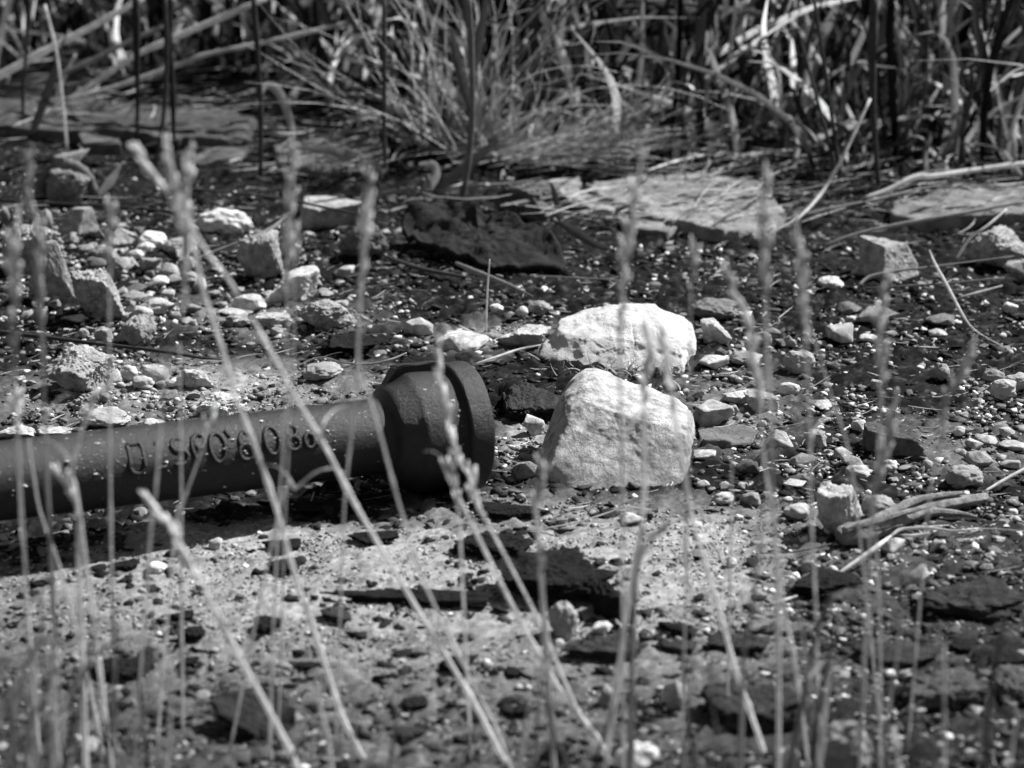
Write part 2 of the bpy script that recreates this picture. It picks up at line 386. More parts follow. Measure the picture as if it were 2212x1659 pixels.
def dens_dk(x, y):
    L = zone_light(x, y); px, py, _ = proj(x, y, 0)
    return np.clip(L * np.clip(fbm(np.stack((x * 6, y * 4, x * 0), 1), 3, 41) * 2.4 - 0.1, 0, 1) ** 1.8 * .55 * sstep(1130, 1250, py) + .9 * np.max([ell(px, py, *c) ** 1.3 for c in CRB], axis=0) + .06 * (py > 1150), 0, 1)
scatter('soil_crumbs', 3000, (0.0014, 0.014), dens_dk, lambda x, y, r: 0.008 + 0.03 * r.uniform(size=len(x)), ['crust', 'rough', 'crust', 'flat', 'rough'], mat('crumb_surface', 1.0, 0.4, 200, 0.6, 0.95, attr='tone'), flat=0.34, seed=9, sub=2, label='dark soil crumbs strewn over the pale flat ground', power=3.6, smooth=False)

# ================================================================== the cast iron pipe
AX = Vector((math.cos(R(24.5)) * math.cos(R(2.4)), math.sin(R(24.5)) * math.cos(R(2.4)), -math.sin(R(2.4)))).normalized()
KR, KS = 0.845, 0.74
S_END = 0.196 * KS; zc = 0.088
endp = atz(1014, 919, zc)
P0 = Vector(endp) - AX * S_END                     # where the barrel meets the bell
UP = (Vector((0, 0, 1)) - AX * AX.z).normalized(); SD = AX.cross(UP)    # SD points to the camera side
if SD.y > 0: SD = -SD
M_IRON = mat('cast_iron', 0.008, 0.7, 26, 0.9, 0.42, spec=0.34, bscale=200, bdist=0.0025)
M_IRON2 = mat('cast_iron', 0.009, 0.65, 30, 0.9, 0.42, spec=0.34, bscale=200, bdist=0.0028)
pipe = empty('cast_iron_pipe', (endp[0], endp[1], 0.0))
tag(pipe, 'dark cast iron pipe with a flared bell end and raised lettering, lying on the ground', 'pipe')
def lathe(name, prof, m, seg=160, amp=0.0006, closed=False):
    prof = np.array(prof, float); V = []; F = []
    an = np.linspace(0, 2 * math.pi, seg, endpoint=False)
    A = np.array(AX); U = np.array(UP); S = np.array(SD); o0 = np.array(P0)
    for s, r in prof: V.append(o0 + A * s * (KS if s > 0 else 1) + KR * r * (np.cos(an)[:, None] * S + np.sin(an)[:, None] * U))
    V = np.vstack(V); V = V + (fbm(V * 45, 3, 2)[:, None] * amp) * np.array((0, -0.5, 0.8))
    n = len(prof)
    for i in range(n - 1):
        for k in range(seg):
            a = i * seg + k; b = i * seg + (k + 1) % seg; F.append((a, b, b + seg, a + seg))
    return mesh_obj(name, V, F, m, pipe, loc=tuple(pipe.location))
def refine(prof, n=4, step=0.004):
    P = catmull([np.array((a, b, 0)) for a, b in prof], n); return [(p[0], p[1]) for p in P]
PR = 0.066
lathe('barrel', [(-1.6, 0.052), (-1.6, PR)] + [(s, PR) for s in np.linspace(-1.595, 0.004, 130)], M_IRON)
lathe('bell', refine([(-0.012, PR - .002), (-0.004, PR + .001), (0.002, PR + .004), (0.006, .076), (0.013, .085), (0.030, .093), (0.048, .101), (0.056, .1045), (0.064, .106), (0.085, .1065), (0.112, .1050), (0.130, .1025), (0.139, .1015), (0.143, .102)], 4), M_IRON2, amp=0.001)
lathe('rim', [(0.128, .098)] + refine([(0.143, .1035), (0.145, .110), (0.148, .1135), (0.153, .1148), (0.172, .1155), (0.190, .1150), (0.1945, .1135), (0.196, .1110)], 4) + [(0.196, .086), (0.194, .083), (0.13, .081), (0.10, .080), (0.06, .062), (-0.1, .054)], M_IRON2, amp=0.0010)
# lug: upright ear on top of the bell
def pl(s, h, sd): return np.array(P0) + np.array(AX) * s * KS + np.array(UP) * h * KR + np.array(SD) * sd * KR
def lug():
    bm = bmesh.new(); prof = [(0.018, .080), (0.036, .110), (0.044, .1195), (0.060, .1235), (0.090, .1205), (0.125, .1225), (0.143, .119), (0.143, .085)]
    for sd in (-0.062, -0.012):
        pass
    f = [bm.verts.new(pl(s, h * .97, -0.018)) for s, h in prof]; b = [bm.verts.new(pl(s, h * .93, -0.046)) for s, h in prof]
    bm.faces.new(f); bm.faces.new(b[::-1])
    for i in range(len(f)):
        j = (i + 1) % len(f); bm.faces.new((f[i], b[i], b[j], f[j]))
    bmesh.ops.bevel(bm, geom=bm.edges[:], offset=0.0025, segments=2, affect='EDGES')
    bmesh.ops.recalc_face_normals(bm, faces=bm.faces[:])
    V = [v.co[:] for v in bm.verts]; bm.verts.index_update(); F = [tuple(v.index for v in fc.verts) for fc in bm.faces]; bm.free()
    mesh_obj('lug', V, F, M_IRON2, pipe, loc=tuple(pipe.location), smooth=False)
lug()
# raised lettering, as strokes standing on the barrel
def arc(cx, cy, rx, ry, a0, a1, n=12): return [(cx + rx * math.cos(R(a)), cy + ry * math.sin(R(a))) for a in np.linspace(a0, a1, n)]
G = {
 'D': [[(.2, 1), (.2, .35)] + arc(.5, .32, .36, .32, 180, 360, 9) + [(.8, 1)] + [(.55, 1.02)] + [(.2, 1)]],
 'I': [[(.5, 1), (.45, 0)], [(.25, .02), (.85, .10)]],
 'S': [arc(.5, .76, .34, .24, 40, 250, 10) + arc(.55, .30, .34, .24, 80, -110, 9) + [(.2, .04)]],
 'P': [arc(.55, .72, .28, .28, 0, 360, 14), [(.25, .9), (.12, .5), (.25, .05)]],
 'O': [arc(.5, .5, .36, .5, 0, 360, 20)],
 "'": [[(.42, 1.0), (.5, .8), (.62, .68)]],
 'B': [arc(.42, .27, .36, .27, 0, 360, 14), [(.35, 1), (.15, .75), (.18, .55), (.42, .54)], [(.35, 1), (.75, .9), (.88, .45), (.92, .05)]],
 '8': [arc(.5, .77, .28, .24, 0, 360, 14), arc(.5, .27, .34, .27, 0, 360, 16)],
 'a': [arc(.45, .40, .32, .34, 0, 360, 14), [(.78, .45), (.92, .1)]],
}
TXT = [('D', 295, 991, 1.05), ('I', 342, 984, 1), ('S', 388, 976, 1), ('P', 431, 965, .95), ('O', 471, 966, 1.05), ("'", 496, 953, .9), ('B', 535, 962, 1), ('O', 588, 951, 1), ('8', 633, 945, .9), ('a', 670, 947, .75)]
LT_ = Acc(); PRW = PR * KR
def surf(s, phi, rr): return np.array(P0 + AX * s + SD * (rr * math.cos(phi)) + UP * (rr * math.sin(phi)))
def solve(cx, cy):        # the point of the barrel seen at cx, cy
    s, phi = -0.3, 0.6
    for k in range(12):
        f = lambda a, b: np.array(proj(*surf(a, b, PRW))[:2]) - (cx, cy)
        r = f(s, phi); J = np.stack(((f(s + 1e-4, phi) - r) / 1e-4, (f(s, phi + 1e-4) - r) / 1e-4), 1)
        d = np.linalg.solve(J, -r); s += max(-.2, min(.2, d[0])); phi = max(0.0, min(1.4, phi + max(-.3, min(.3, d[1]))))
    return s, phi
for ch, cx, cy, k in TXT:
    s0, ph0 = solve(cx, cy)
    hgt, wid = 0.041 * k, 0.030 * k
    for st in G[ch]:
        pts = []
        for u, v in st:
            s_ = s0 + (u - .5) * wid; phi = ph0 + (v - .5) * hgt / PRW
            pts.append(surf(s_, phi, PRW - 0.0006))
        pts = catmull(pts, 3); V, F = tube(pts, np.full(len(pts), 0.0036), 8); LT_.add(V, F)
LT_.obj('raised_lettering', M_IRON2, pipe, loc=tuple(pipe.location))
# lime and soil specks stuck on the barrel
sp = Acc(); rng = np.random.default_rng(8); D1, F1 = ico(1); F1l = [tuple(f) for f in F1]
for i in range(430):
    s = -rng.uniform(0.02, .95); cl = fbm(np.array([[s * 14, 3.3, 0]]), 2, 2)[0]
    phi = R(40 + 26 * rng.normal()) + cl * 0.2; r_ = rng.uniform(.0005, .0015) * (1 + 1.2 * (rng.uniform() < .12))
    if rng.uniform() < .1: s = rng.uniform(0.06, .135) * KS; rad = .1065 * KR * .985
    else: rad = PRW
    c = surf(s, phi, rad)
    sp.add(D1 * (r_ * rng.uniform(.7, 1.8), r_ * .8, r_ * .6) * (1 + .3 * rng.normal(size=(len(D1), 1))) + c, F1l)
sp.obj('lime_specks', mat('lime_speck', 0.45, 0.3, 90, 0.2), pipe, loc=tuple(pipe.location), smooth=False)['kind'] = 'stuff'

# ================================================================== the two white blocks
def FP(zx, zy): return (1142.9 + zx * .2722, 636 + zy * .2722)
M_WH = mat('white_limestone', 0.42, 0.28, 26, 0.8, 0.85, bscale=70, bdist=0.007)
M_WH2 = mat('white_limestone_scratched', 0.40, 0.55, 52, 1.0, 0.85, spots=0.0, bscale=90, bdist=0.008)
o1 = [(80, 460), (110, 400), (180, 340), (210, 290), (240, 200), (350, 160), (460, 125), (590, 108), (720, 95), (860, 72), (970, 70), (1080, 75), (1120, 110), (1170, 150), (1240, 185), (1310, 210), (1350, 260), (1352, 330), (1340, 420), (1330, 500), (1250, 560), (1130, 620), (1000, 600), (900, 600), (700, 585), (500, 585), (380, 575), (260, 605), (180, 580), (130, 540), (80, 500)]
def cut1(V):
    z = V[:, 2]; x = V[:, 0]; D_ = -V[:, 1] / .05 + 1
    V = V.copy()
    # cracked lower step and a broken left end
    zn = z + .012 * fbm(V * 22, 3, 4); st = np.clip((-0.012 - zn) / 0.006, 0, 1) * np.clip((x + 0.05 + .5 * (zn - z)) / 0.01, 0, 1) * (V[:, 1] < 0)
    V[:, 1] += st * 0.003
    for cxr, w_ in ((0.022, .0014), (0.062, .0012)):
        g = np.exp(-((x - cxr - .05 * z + .002 * np.sin(z * 160)) / w_) ** 2) * (D_ > .3) * np.clip((z + .01) / .01, 0, 1); V[:, 1] += g * 0.0035
    return V
outline_rock([FP(*p) for p in o1], 0, 0.075, 0.72, M_WH, 'limestone_block', 'bright white cracked limestone block, the farther of the two white blocks', 'stone', sub=7, flat=0.22, amp=0.012, seed=5, cut=cut1, Yoff=0.05, zs=.84, facets=((-.7, .2, .045), (.2, .9, .035), (1.5, 0, .15)))
o2 = [(450, 662), (540, 655), (620, 685), (700, 730), (800, 765), (900, 800), (1000, 820), (1120, 865), (1250, 920), (1310, 960), (1330, 1050), (1300, 1180), (1290, 1300), (1240, 1400), (1130, 1500), (960, 1560), (820, 1572), (700, 1572), (520, 1560), (400, 1545), (300, 1520), (200, 1490), (130, 1450), (92, 1350), (90, 1270), (130, 1170), (160, 1100), (230, 960), (290, 820), (370, 720)]
def cut2(V):
    V = V.copy(); x, z = V[:, 0], V[:, 2]
    g = np.exp(-(((x + 0.105) / 0.022) ** 2 + ((z + 0.062) / 0.016) ** 2)) * (V[:, 1] < 0); V[:, 1] += g * 0.022
    return V
outline_rock([FP(*p) for p in o2], 0, 0.07, 0.64, M_WH2, 'limestone_block', 'pale grey upright limestone block with a bright top edge, nearest to the pipe bell', 'stone', sub=7, flat=0.14, amp=0.008, seed=9, cut=cut2, Yoff=0.06, facets=((.45, 1.3, .085), (1.3, .2, .15), (-.9, .3, .09)))


# ================================================================== stones one could point at
S = stone
def TXZ(x0, y0, x1, y1): return (x0, y0, x1, y1)
ROWS = [
 # left rubble heap
 (2, 485, 142, 588, .34, 'rough', 'large knobbly pale stone at the left edge of the rubble heap'),
 (62, 519, 162, 645, .30, 'angular', 'upright wedge-shaped grey stone leaning in front of the knobbly pale stone'),
 (151, 582, 277, 686, .36, 'rough', 'big block of pale concrete with a flared foot, largest in the left rubble', 'concrete chunk', 'concrete_chunk'),
 (300, 641, 376, 679, .33, 'round', 'smooth oval grey pebble just right of the big concrete block', 'pebble'),
 (283, 661, 331, 695, .33, 'round', 'rounded grey stone tucked below the smooth oval pebble'),
 (252, 686, 338, 742, .28, 'rough', 'rough broken stone with dark pits below the rounded grey stone'),
 (128, 448, 208, 505, .30, 'angular', 'tilted grey cobble behind the big concrete block, below the shaded hollow log'),
 (85, 452, 114, 502, .22, 'round', 'dim grey stone left of the tilted cobble'),
 (0, 445, 21, 487, .16, 'round', 'dark stone cut off by the left edge above the knobbly pale stone'),
 (300, 500, 362, 539, .50, 'round', 'bright white rounded pebble in the upper rubble', 'pebble'),
 (293, 524, 336, 548, .42, 'round', 'small flattened pale pebble under the bright white rounded one', 'pebble'),
 (212, 501, 290, 543, .27, 'rough', 'rough mottled stone left of the white rounded pebble'),
 (274, 539, 312, 562, .36, 'round', 'small pale cobble under the mottled stone'),
 (240, 552, 292, 580, .32, 'angular', 'pale angular fragment above the big concrete block'),
 (325, 596, 366, 621, .48, 'round', 'white pebble above the smooth oval pebble', 'pebble'),
 (263, 608, 319, 634, .13, 'angular', 'dark angular stone right beside the big concrete block'),
 (208, 525, 277, 549, .30, 'flat', 'flat grey fragment lying under the mottled stone'),
 (262, 628, 322, 652, .25, 'flat', 'flat grey slab piece above the smooth oval pebble'),
 (130, 676, 186, 704, .38, 'angular', 'pale pointed stone in front of the big concrete block'),
 (68, 665, 107, 702, .26, 'angular', 'grey split stone left of the pale pointed one'),
 (43, 669, 75, 692, .34, 'angular', 'small pale stone at the far left below the upright wedge'),
 (170, 709, 193, 732, .42, 'rough', 'tiny white rough stone below the pale pointed stone'),
 (202, 706, 244, 741, .42, 'rough', 'white crumbly stone left of the rough broken stone'),
 (350, 512, 428, 550, .30, 'round', 'dome-shaped grey cobble right of the white rounded pebble'),
 (300, 556, 352, 592, .30, 'rough', 'grey rough lump between the dome cobble and the white pebble'),
 (340, 570, 392, 600, .34, 'angular', 'pale angular lump right above the white pebble'),
 (186, 556, 232, 584, .14, 'angular', 'dark broken stone above the top of the big concrete block'),
 (415, 451, 548, 509, .42, 'round', 'long white-topped stone with a shaded front, below the dry stems', 'stone', 'stone', .55),
 (513, 507, 613, 603, .30, 'rough', 'large trapezoid concrete lump with shaded front and pebbly right side', 'concrete chunk', 'concrete_chunk'),
 (571, 579, 691, 649, .50, 'angular', 'smooth faceted pale stone in front of the trapezoid lump'),
 (633, 644, 776, 712, .33, 'rough', 'wide rough concrete lump with a pale crest below the faceted stone', 'concrete chunk', 'concrete_chunk'),
 (475, 661, 551, 683, .46, 'flat', 'thin flat white stone left of the faceted stone'),
 (501, 638, 576, 673, .52, 'angular', 'white stone with a dark notch above the thin flat one'),
 (481, 680, 536, 703, .38, 'rough', 'crumbly pale stone under the thin flat white one'),
 (548, 675, 628, 705, .42, 'rough', 'low pale crumbly patch of mortar left of the wide concrete lump'),
 (417, 600, 446, 631, .44, 'angular', 'small upright white stone left of the smooth faceted one'),
 (727, 575, 766, 602, .42, 'rough', 'small square pale stone right of the trapezoid lump'),
 (730, 482, 842, 560, .14, 'rough', 'dark mossy stone with a pale fringe, left of the black bark slab'),
 (641, 432, 786, 492, .32, 'slab', 'pale ledge of broken slab with a dark front edge, behind the dry stem'),
 (872, 683, 936, 723, .48, 'angular', 'white pointed stone standing alone above the pipe bell'),
 (1057, 656, 1088, 679, .52, 'round', 'small white pebble left of the farther white block', 'pebble'),
 (1113, 662, 1141, 685, .48, 'round', 'small round pale pebble nearest the farther white block', 'pebble'),
 (1138, 648, 1190, 678, .20, 'round', 'grey rounded stone just behind the left end of the farther white block'),
 (1070, 699, 1190, 750, .46, 'rough', 'rough pale rubble piece touching the left end of the farther white block'),
 (940, 714, 1058, 756, .50, 'flat', 'flat white crumbly plates right of the thin upright stem'),
 # behind the pipe
 (97, 755, 253, 848, .36, 'rough', 'long rough concrete wedge with a shaded lower side, behind the pipe', 'concrete chunk', 'concrete_chunk'),
 (227, 797, 268, 828, .48, 'angular', 'white angular stone at the right end of the concrete wedge'),
 (257, 789, 298, 822, .40, 'round', 'pale round stone right of the concrete wedge'),
 (307, 789, 364, 831, .40, 'angular', 'pale blocky stone in the middle of the row behind the pipe'),
 (390, 793, 464, 836, .46, 'rough', 'white rough stone at the right end of the row behind the pipe'),
 (283, 813, 334, 842, .30, 'round', 'grey rounded cobble in the front of the row behind the pipe'),
 (360, 816, 404, 838, .50, 'round', 'bright smooth pebble in the front of the row behind the pipe', 'pebble'),
 (417, 850, 522, 900, .58, 'rough', 'bright white rough flat stone close behind the pipe lettering'),
 (170, 880, 284, 925, .26, 'round', 'smooth grey dome-shaped boulder just behind the pipe'),
 (650, 783, 742, 822, .24, 'round', 'low grey domed stone under the bent twig left of the bell'),
 (0, 918, 74, 952, .46, 'rough', 'pale rubble piece at the left edge right behind the pipe'),
 (76, 924, 158, 948, .50, 'rough', 'white rubble piece against the back of the pipe, right of the edge piece'),
 (309, 902, 352, 920, .55, 'flat', 'flat white chip behind the pipe right of the grey boulder'),
 (192, 928, 227, 941, .52, 'flat', 'small flat white chip touching the back of the pipe'),
 # between bell and blocks
 (1130, 893, 1178, 941, .55, 'angular', 'white angular stone between the pipe bell and the nearer white block'),
 (1103, 990, 1163, 1036, .30, 'angular', 'grey pointed stone with a dark left side, below the white angular stone'),
 (1165, 862, 1195, 880, .30, 'angular', 'small grey stone on the dark bark between the blocks'),
 # right of the blocks
 (1490, 645, 1598, 692, .13, 'round', 'low dark grey rock behind the farther white block'),
 (1512, 690, 1580, 743, .46, 'rough', 'rough white rubble lump right of the farther white block'),
 (1621, 716, 1669, 752, .13, 'round', 'dark rounded stone right of the rough white rubble lump'),
 (1681, 723, 1720, 749, .36, 'angular', 'small pale stone right of the dark rounded stone'),
 (1588, 673, 1646, 690, .48, 'round', 'pale elongated chip above the rough white rubble lump', 'stone', 'stone', .4),
 (1508, 766, 1576, 798, .58, 'angular', 'white flat-faced stone at the lower right of the farther white block'),
 (1571, 756, 1649, 788, .22, 'round', 'smooth grey stone right of the white flat-faced stone'),
 (1691, 756, 1762, 808, .25, 'round', 'smooth grey cobble with a bright right end'),
 (1785, 700, 1847, 745, .40, 'angular', 'cube-like stone with a white top and dark side'),
 (1855, 720, 1896, 738, .40, 'round', 'small pale pebble right of the cube-like stone', 'pebble'),
 (1805, 653, 1862, 678, .16, 'flat', 'flat dark grey stone above the cube-like stone'),
 (1765, 595, 1823, 623, .44, 'round', 'pale half-buried stone left of the leaning pale rock'),
 (1848, 663, 1938, 705, .22, 'flat', 'wide flat grey plate of stone right of the flat dark one'),
 (1998, 680, 2062, 705, .18, 'flat', 'flat grey shale plate crossing under the bent stem'),
 (2005, 710, 2046, 727, .40, 'flat', 'pale flat stone under the grey shale plate'),
 (2165, 655, 2199, 679, .50, 'angular', 'white little stone near the right edge, above the round pebbles'),
 (2018, 786, 2052, 822, .22, 'round', 'round grey pebble standing alone in the dark soil', 'pebble'),
 (2121, 796, 2172, 828, .20, 'round', 'round grey pebble behind the trio at the right edge', 'pebble'),
 (2168, 806, 2222, 842, .28, 'round', 'grey cobble cut by the right edge beside two round pebbles'),
 (2138, 817, 2196, 862, .32, 'round', 'egg-shaped pale grey cobble in front of the round pebble at right'),
 (1678, 826, 1729, 855, .45, 'round', 'pale smooth elongated pebble right of the nearer white block', 'pebble', 'pebble', .5),
 (1741, 856, 1810, 882, .42, 'flat', 'pale flat stone right of the smooth elongated pebble'),
 (1492, 870, 1586, 920, .36, 'angular', 'square-cut pale grey stone right behind the nearer white block'),
 (1558, 840, 1636, 873, .50, 'rough', 'white crumbly stone above the square-cut stone'),
 (1605, 848, 1683, 888, .38, 'rough', 'pale crumbly stone half hidden by a blurred stalk, right of the square-cut stone'),
 (1648, 930, 1716, 968, .40, 'angular', 'pale blunt stone right of the weathered board'),
 (1748, 930, 1786, 968, .36, 'rough', 'pale frayed stone right of the blunt one'),
 (1838, 906, 1876, 935, .50, 'angular', 'white wedge stone above the dark flat slab'),
 (1798, 966, 1839, 992, .42, 'angular', 'small pale pointed stone below the dark flat slab'),
 (1815, 983, 1866, 1012, .34, 'angular', 'grey ridge-shaped stone below the pale pointed one'),
 (1825, 1003, 1880, 1038, .30, 'round', 'grey rounded stone above the knobbly rock'),
 (1868, 925, 2006, 984, .09, 'slab', 'dark flat stone slab half buried in the soil at right', 'stone slab'),
 (1898, 993, 1938, 1022, .34, 'round', 'grey stone with a pale edge right of the rounded one'),
 (1991, 993, 2016, 1018, .30, 'round', 'small grey round pebble in front of the dark slab', 'pebble'),
 (2058, 920, 2086, 942, .46, 'round', 'little round white pebble right of the dark slab', 'pebble'),
 (2085, 950, 2123, 973, .48, 'angular', 'small white faceted stone at the right'),
 (2105, 938, 2157, 962, .48, 'flat', 'flat pale elongated stone above the small white faceted one'),
 (2155, 950, 2216, 975, .40, 'flat', 'flat oval stone at the right edge'),
 (2158, 923, 2192, 945, .40, 'angular', 'pale squat stone above the flat oval stone'),
 (2085, 973, 2146, 1012, .30, 'angular', 'grey angular stone above the smooth grey boulder'),
 (2041, 1003, 2126, 1055, .22, 'round', 'smooth grey boulder behind the driftwood', 'boulder'),
 (2158, 992, 2203, 1014, .34, 'angular', 'grey stone near the right edge beside the smooth boulder'),
 (1759, 1050, 1868, 1156, .42, 'rough', 'big knobbly pale rock behind the left end of the driftwood', 'boulder'),
 (1860, 1070, 1941, 1128, .22, 'round', 'smooth domed stone between the knobbly rock and the driftwood'),
 (1538, 1063, 1586, 1088, .32, 'round', 'small grey pebble right of the foot of the nearer white block', 'pebble'),
 (1598, 1063, 1644, 1095, .30, 'angular', 'grey stone with a sharp ridge, right of the small grey pebble'),
 (1691, 1088, 1750, 1122, .30, 'round', 'half-buried grey stone left of the knobbly rock'),
 (1691, 1036, 1742, 1056, .46, 'flat', 'flat pale stone left of and above the knobbly rock'),
 (1588, 993, 1642, 1028, .10, 'angular', 'dark stone right of the nearer white block'),
 (1703, 980, 1769, 1008, .22, 'flat', 'grey shale piece above the flat pale stone'),
 (1495, 972, 1547, 998, .42, 'flat', 'pale layered chip at the right foot of the nearer white block'),
 (1500, 1036, 1535, 1054, .46, 'flat', 'white chip right below the pale layered chip'),
 (1895, 1158, 1957, 1200, .52, 'angular', 'white angular stone under the straw in front of the driftwood'),
 (1961, 1220, 2009, 1267, .46, 'angular', 'pale upright stone in the open soil below the driftwood'),
 (2082, 1211, 2118, 1230, .30, 'angular', 'pale ridged stone right of the pale upright stone'),
 (2175, 1100, 2200, 1115, .60, 'rough', 'tiny white rough stone right of the driftwood'),
 (2146, 1160, 2172, 1175, .42, 'angular', 'small pale stone near the right edge below the wavy straw'),
 # back right
 (1858, 523, 1986, 602, .30, 'angular', 'smooth pale rock leaning in the soil at the right, under the seed stems'),
 (2080, 492, 2230, 575, .36, 'rough', 'large pale rock in the upper right with a shaded hollow', 'boulder'),
 (2165, 560, 2230, 617, .30, 'rough', 'grey pitted rock at the right edge in front of the large pale rock'),
 (1616, 500, 1661, 535, .26, 'angular', 'small grey stone in front of the right flat slab'),
 (1060, 397, 1212, 474, .13, 'rough', 'dark rounded rock with a lit top, behind the black bark slab'),
 # foreground
 (1180, 1300, 1249, 1375, .22, 'round', 'grey rounded stone with a knobbly white foot, left of the bright cube'),
 (1215, 1330, 1252, 1366, .62, 'rough', 'knobbly white lump clinging to the grey rounded stone'),
 (1277, 1343, 1323, 1374, .85, 'angular', 'bright white cube-shaped stone on the dark crust plate'),
 (1290, 1476, 1329, 1525, .34, 'angular', 'pale wedge-shaped stone standing on the flat ground'),
 (1433, 1473, 1492, 1532, .36, 'angular', 'blurred pale block standing in the grass at the lower middle'),
 (1323, 1600, 1425, 1668, .44, 'round', 'pale slanting stone cut off by the bottom edge'),
 (317, 1213, 361, 1238, .58, 'round', 'white pebble lying on the pale ground in front of the pipe', 'pebble'),
 (450, 1163, 481, 1185, .46, 'angular', 'small pale cone-shaped stone just beyond the pipe shadow'),
 (150, 1586, 175, 1608, .48, 'round', 'blurred pale pebble in the lower left grass', 'pebble'),
 (1768, 1560, 1888, 1690, .20, 'round', 'smooth dark boulder with a pale edge at the bottom right', 'boulder'),
 (1955, 1516, 2002, 1545, .30, 'round', 'smooth grey pebble in front of the light-topped slab', 'pebble'),
 (1688, 1613, 1732, 1680, .36, 'round', 'tall pale pebble cut by the bottom edge right of the long stalk', 'pebble'),
 (1569, 1202, 1592, 1224, .62, 'angular', 'tiny bright white chip right of the foot of the nearer block'),
 (1340, 1108, 1392, 1134, .50, 'angular', 'white low stone in front of the nearer white block'),
 (2020, 1580, 2060, 1600, .44, 'round', 'blurred pale pebble low at the right', 'pebble'),
]
for r in ROWS:
    x0, y0, x1, y1, tone, kind, label = r[:7]
    cat = r[7] if len(r) > 7 else ('stone slab' if kind == 'slab' else 'stone'); nm = r[8] if len(r) > 8 else ('stone_slab' if kind == 'slab' else 'stone' if cat != 'pebble' else 'pebble')
    if (kind == 'angular' and x1 - x0 < 75) or kind == 'flat': kind = 'shard'
    S(x0, y0, x1, y1, min(.62, tone * 1.02), kind, label, cat, nm, depth=r[9] if len(r) > 9 else .85, tilt=random.uniform(-4, 4))

# crusts and dark flat slabs of soil and shale on the pale ground
M_CR = mat('crust_surface', 0.010, 0.5, 60, 0.9, 0.8, bscale=180, bdist=0.005)
M_CR2 = mat('crust_surface_pale', 0.032, 0.5, 60, 0.9, 0.85, bscale=180, bdist=0.005)
for x0, y0, x1, y1, pale, label in [
 (1055, 1183, 1335, 1292, 0, 'big dark crumbly mound of soil crust in the middle foreground'),
 (690, 1274, 1070, 1312, 0, 'long low dark crust ledge left of the big crumbly mound'),
 (978, 1148, 1155, 1204, 0, 'broken dark crust pile above the big crumbly mound'),
 (750, 1148, 865, 1178, 0, 'flat dark crust piece in front of the pipe'),
 (1025, 1084, 1190, 1120, 0, 'dark crust strip just in front of the bell'),
 (1205, 1368, 1402, 1424, 1, 'raised crust plate carrying the bright white cube stone'),
 (1275, 1264, 1372, 1346, 0, 'dark crust lump right of the big mound'),
 (563, 1165, 650, 1198, 0, 'ragged dark lump just left of the middle long stalk'),
 (572, 1206, 652, 1240, 0, 'second ragged dark lump below the one by the middle long stalk'),
 (867, 1504, 927, 1535, 0, 'round dark soil lump on the open pale ground'),
 (1077, 1506, 1111, 1523, 0, 'small oval dark lump right of the round one'),
 (1088, 1440, 1136, 1464, 0, 'dark lump above the small oval one'),
 (945, 1414, 1035, 1452, 0, 'dark flaky lump crossed by a blurred stalk'),
 (1183, 1603, 1235, 1644, 0, 'dark lump near the bottom edge in the middle'),
 (1110, 1520, 1150, 1546, 0, 'ragged dark crumb right of the small oval lump'),
 (865, 1618, 912, 1646, 0, 'dark crumb near the bottom left of the middle'),
 (845, 1570, 920, 1604, 1, 'low grey-brown crust above the bottom crumb'),
 (975, 1584, 1035, 1606, 1, 'low crust with a shaded left side near the bottom'),
 (1708, 1228, 1862, 1290, 0, 'dark broken crust block under the end of the pale straw'),
 (1985, 1255, 2210, 1334, 1, 'long layered dark slab with deep shade beneath, at the right'),
 (1935, 1440, 2140, 1528, 2, 'large light-topped slab at the lower right'),
 (2138, 1440, 2260, 1515, 2, 'light-topped slab cut by the right edge'),
 (1518, 1368, 1667, 1410, 1, 'low crust plate crossed by the long right stalk'),
 (1835, 1395, 2037, 1442, 1, 'wide low crust terrace in front of the layered slab'),
 (1511, 1460, 1745, 1575, 1, 'rough grey crust mound low in the right foreground'),
 (2130, 1400, 2230, 1440, 0, 'dark crust at the right edge above the light slab'),
 (2050, 1378, 2120, 1412, 0, 'small dark boat-shaped crust at the right'),
 (1420, 1345, 1510, 1380, 0, 'dark crust strip right of the plate with the white cube'),
 (1420, 1380, 1505, 1410, 1, 'lower grey crust strip right of the plate with the white cube'),
 (1620, 1360, 1755, 1376, 0, 'thin dark ledge crossed by vertical stalks'),
 (690, 1312, 762, 1348, 1, 'curled pale-edged bark shell under the long ledge'),
 (635, 1430, 700, 1446, 0, 'small dark flake crossed by the long diagonal stalk'),
 (395, 1352, 445, 1384, 0, 'dark crumb cluster in the left foreground'),
 (355, 1318, 420, 1340, 0, 'dark horizontal flake in the left foreground'),
 (180, 1420, 335, 1470, 0, 'wide dark crust behind the blurred left grass'),
 (388, 1418, 432, 1440, 0, 'dark flake below the dark crumb cluster'),
 (240, 1205, 300, 1232, 0, 'dark flaky crumbs at the edge of the pipe shadow'),
 (545, 1330, 610, 1372, 0, 'dark crumbs right of the thick blurred stalk'),
 (305, 1262, 350, 1280, 0, 'thin dark flake under the white pebble'),
 (630, 1080, 800, 1112, 0, 'dark low crust in the pipe shadow'),
 (860, 770, 1000, 800, 0, 'dark rotten bark strip behind the bell'),
 (1085, 830, 1240, 905, 1, 'cracked dark bark slab between the bell and the blocks'),
 (700, 720, 850, 762, 0, 'dark soil hump left of the white pointed stone'),
]:
    m_ = (M_CR, M_CR2, mat('slab_surface', 0.075, 0.4, 50, 0.9, 0.9, bscale=150, bdist=0.006))[pale]
    S(x0, y0, x1, y1, .03, 'crust', label, 'soil crust' if pale < 2 else 'stone slab', 'soil_crust' if pale < 2 else 'stone_slab', m=m_, depth=1.25, sink=.05, sub=6 if x1 - x0 > 100 else 5)

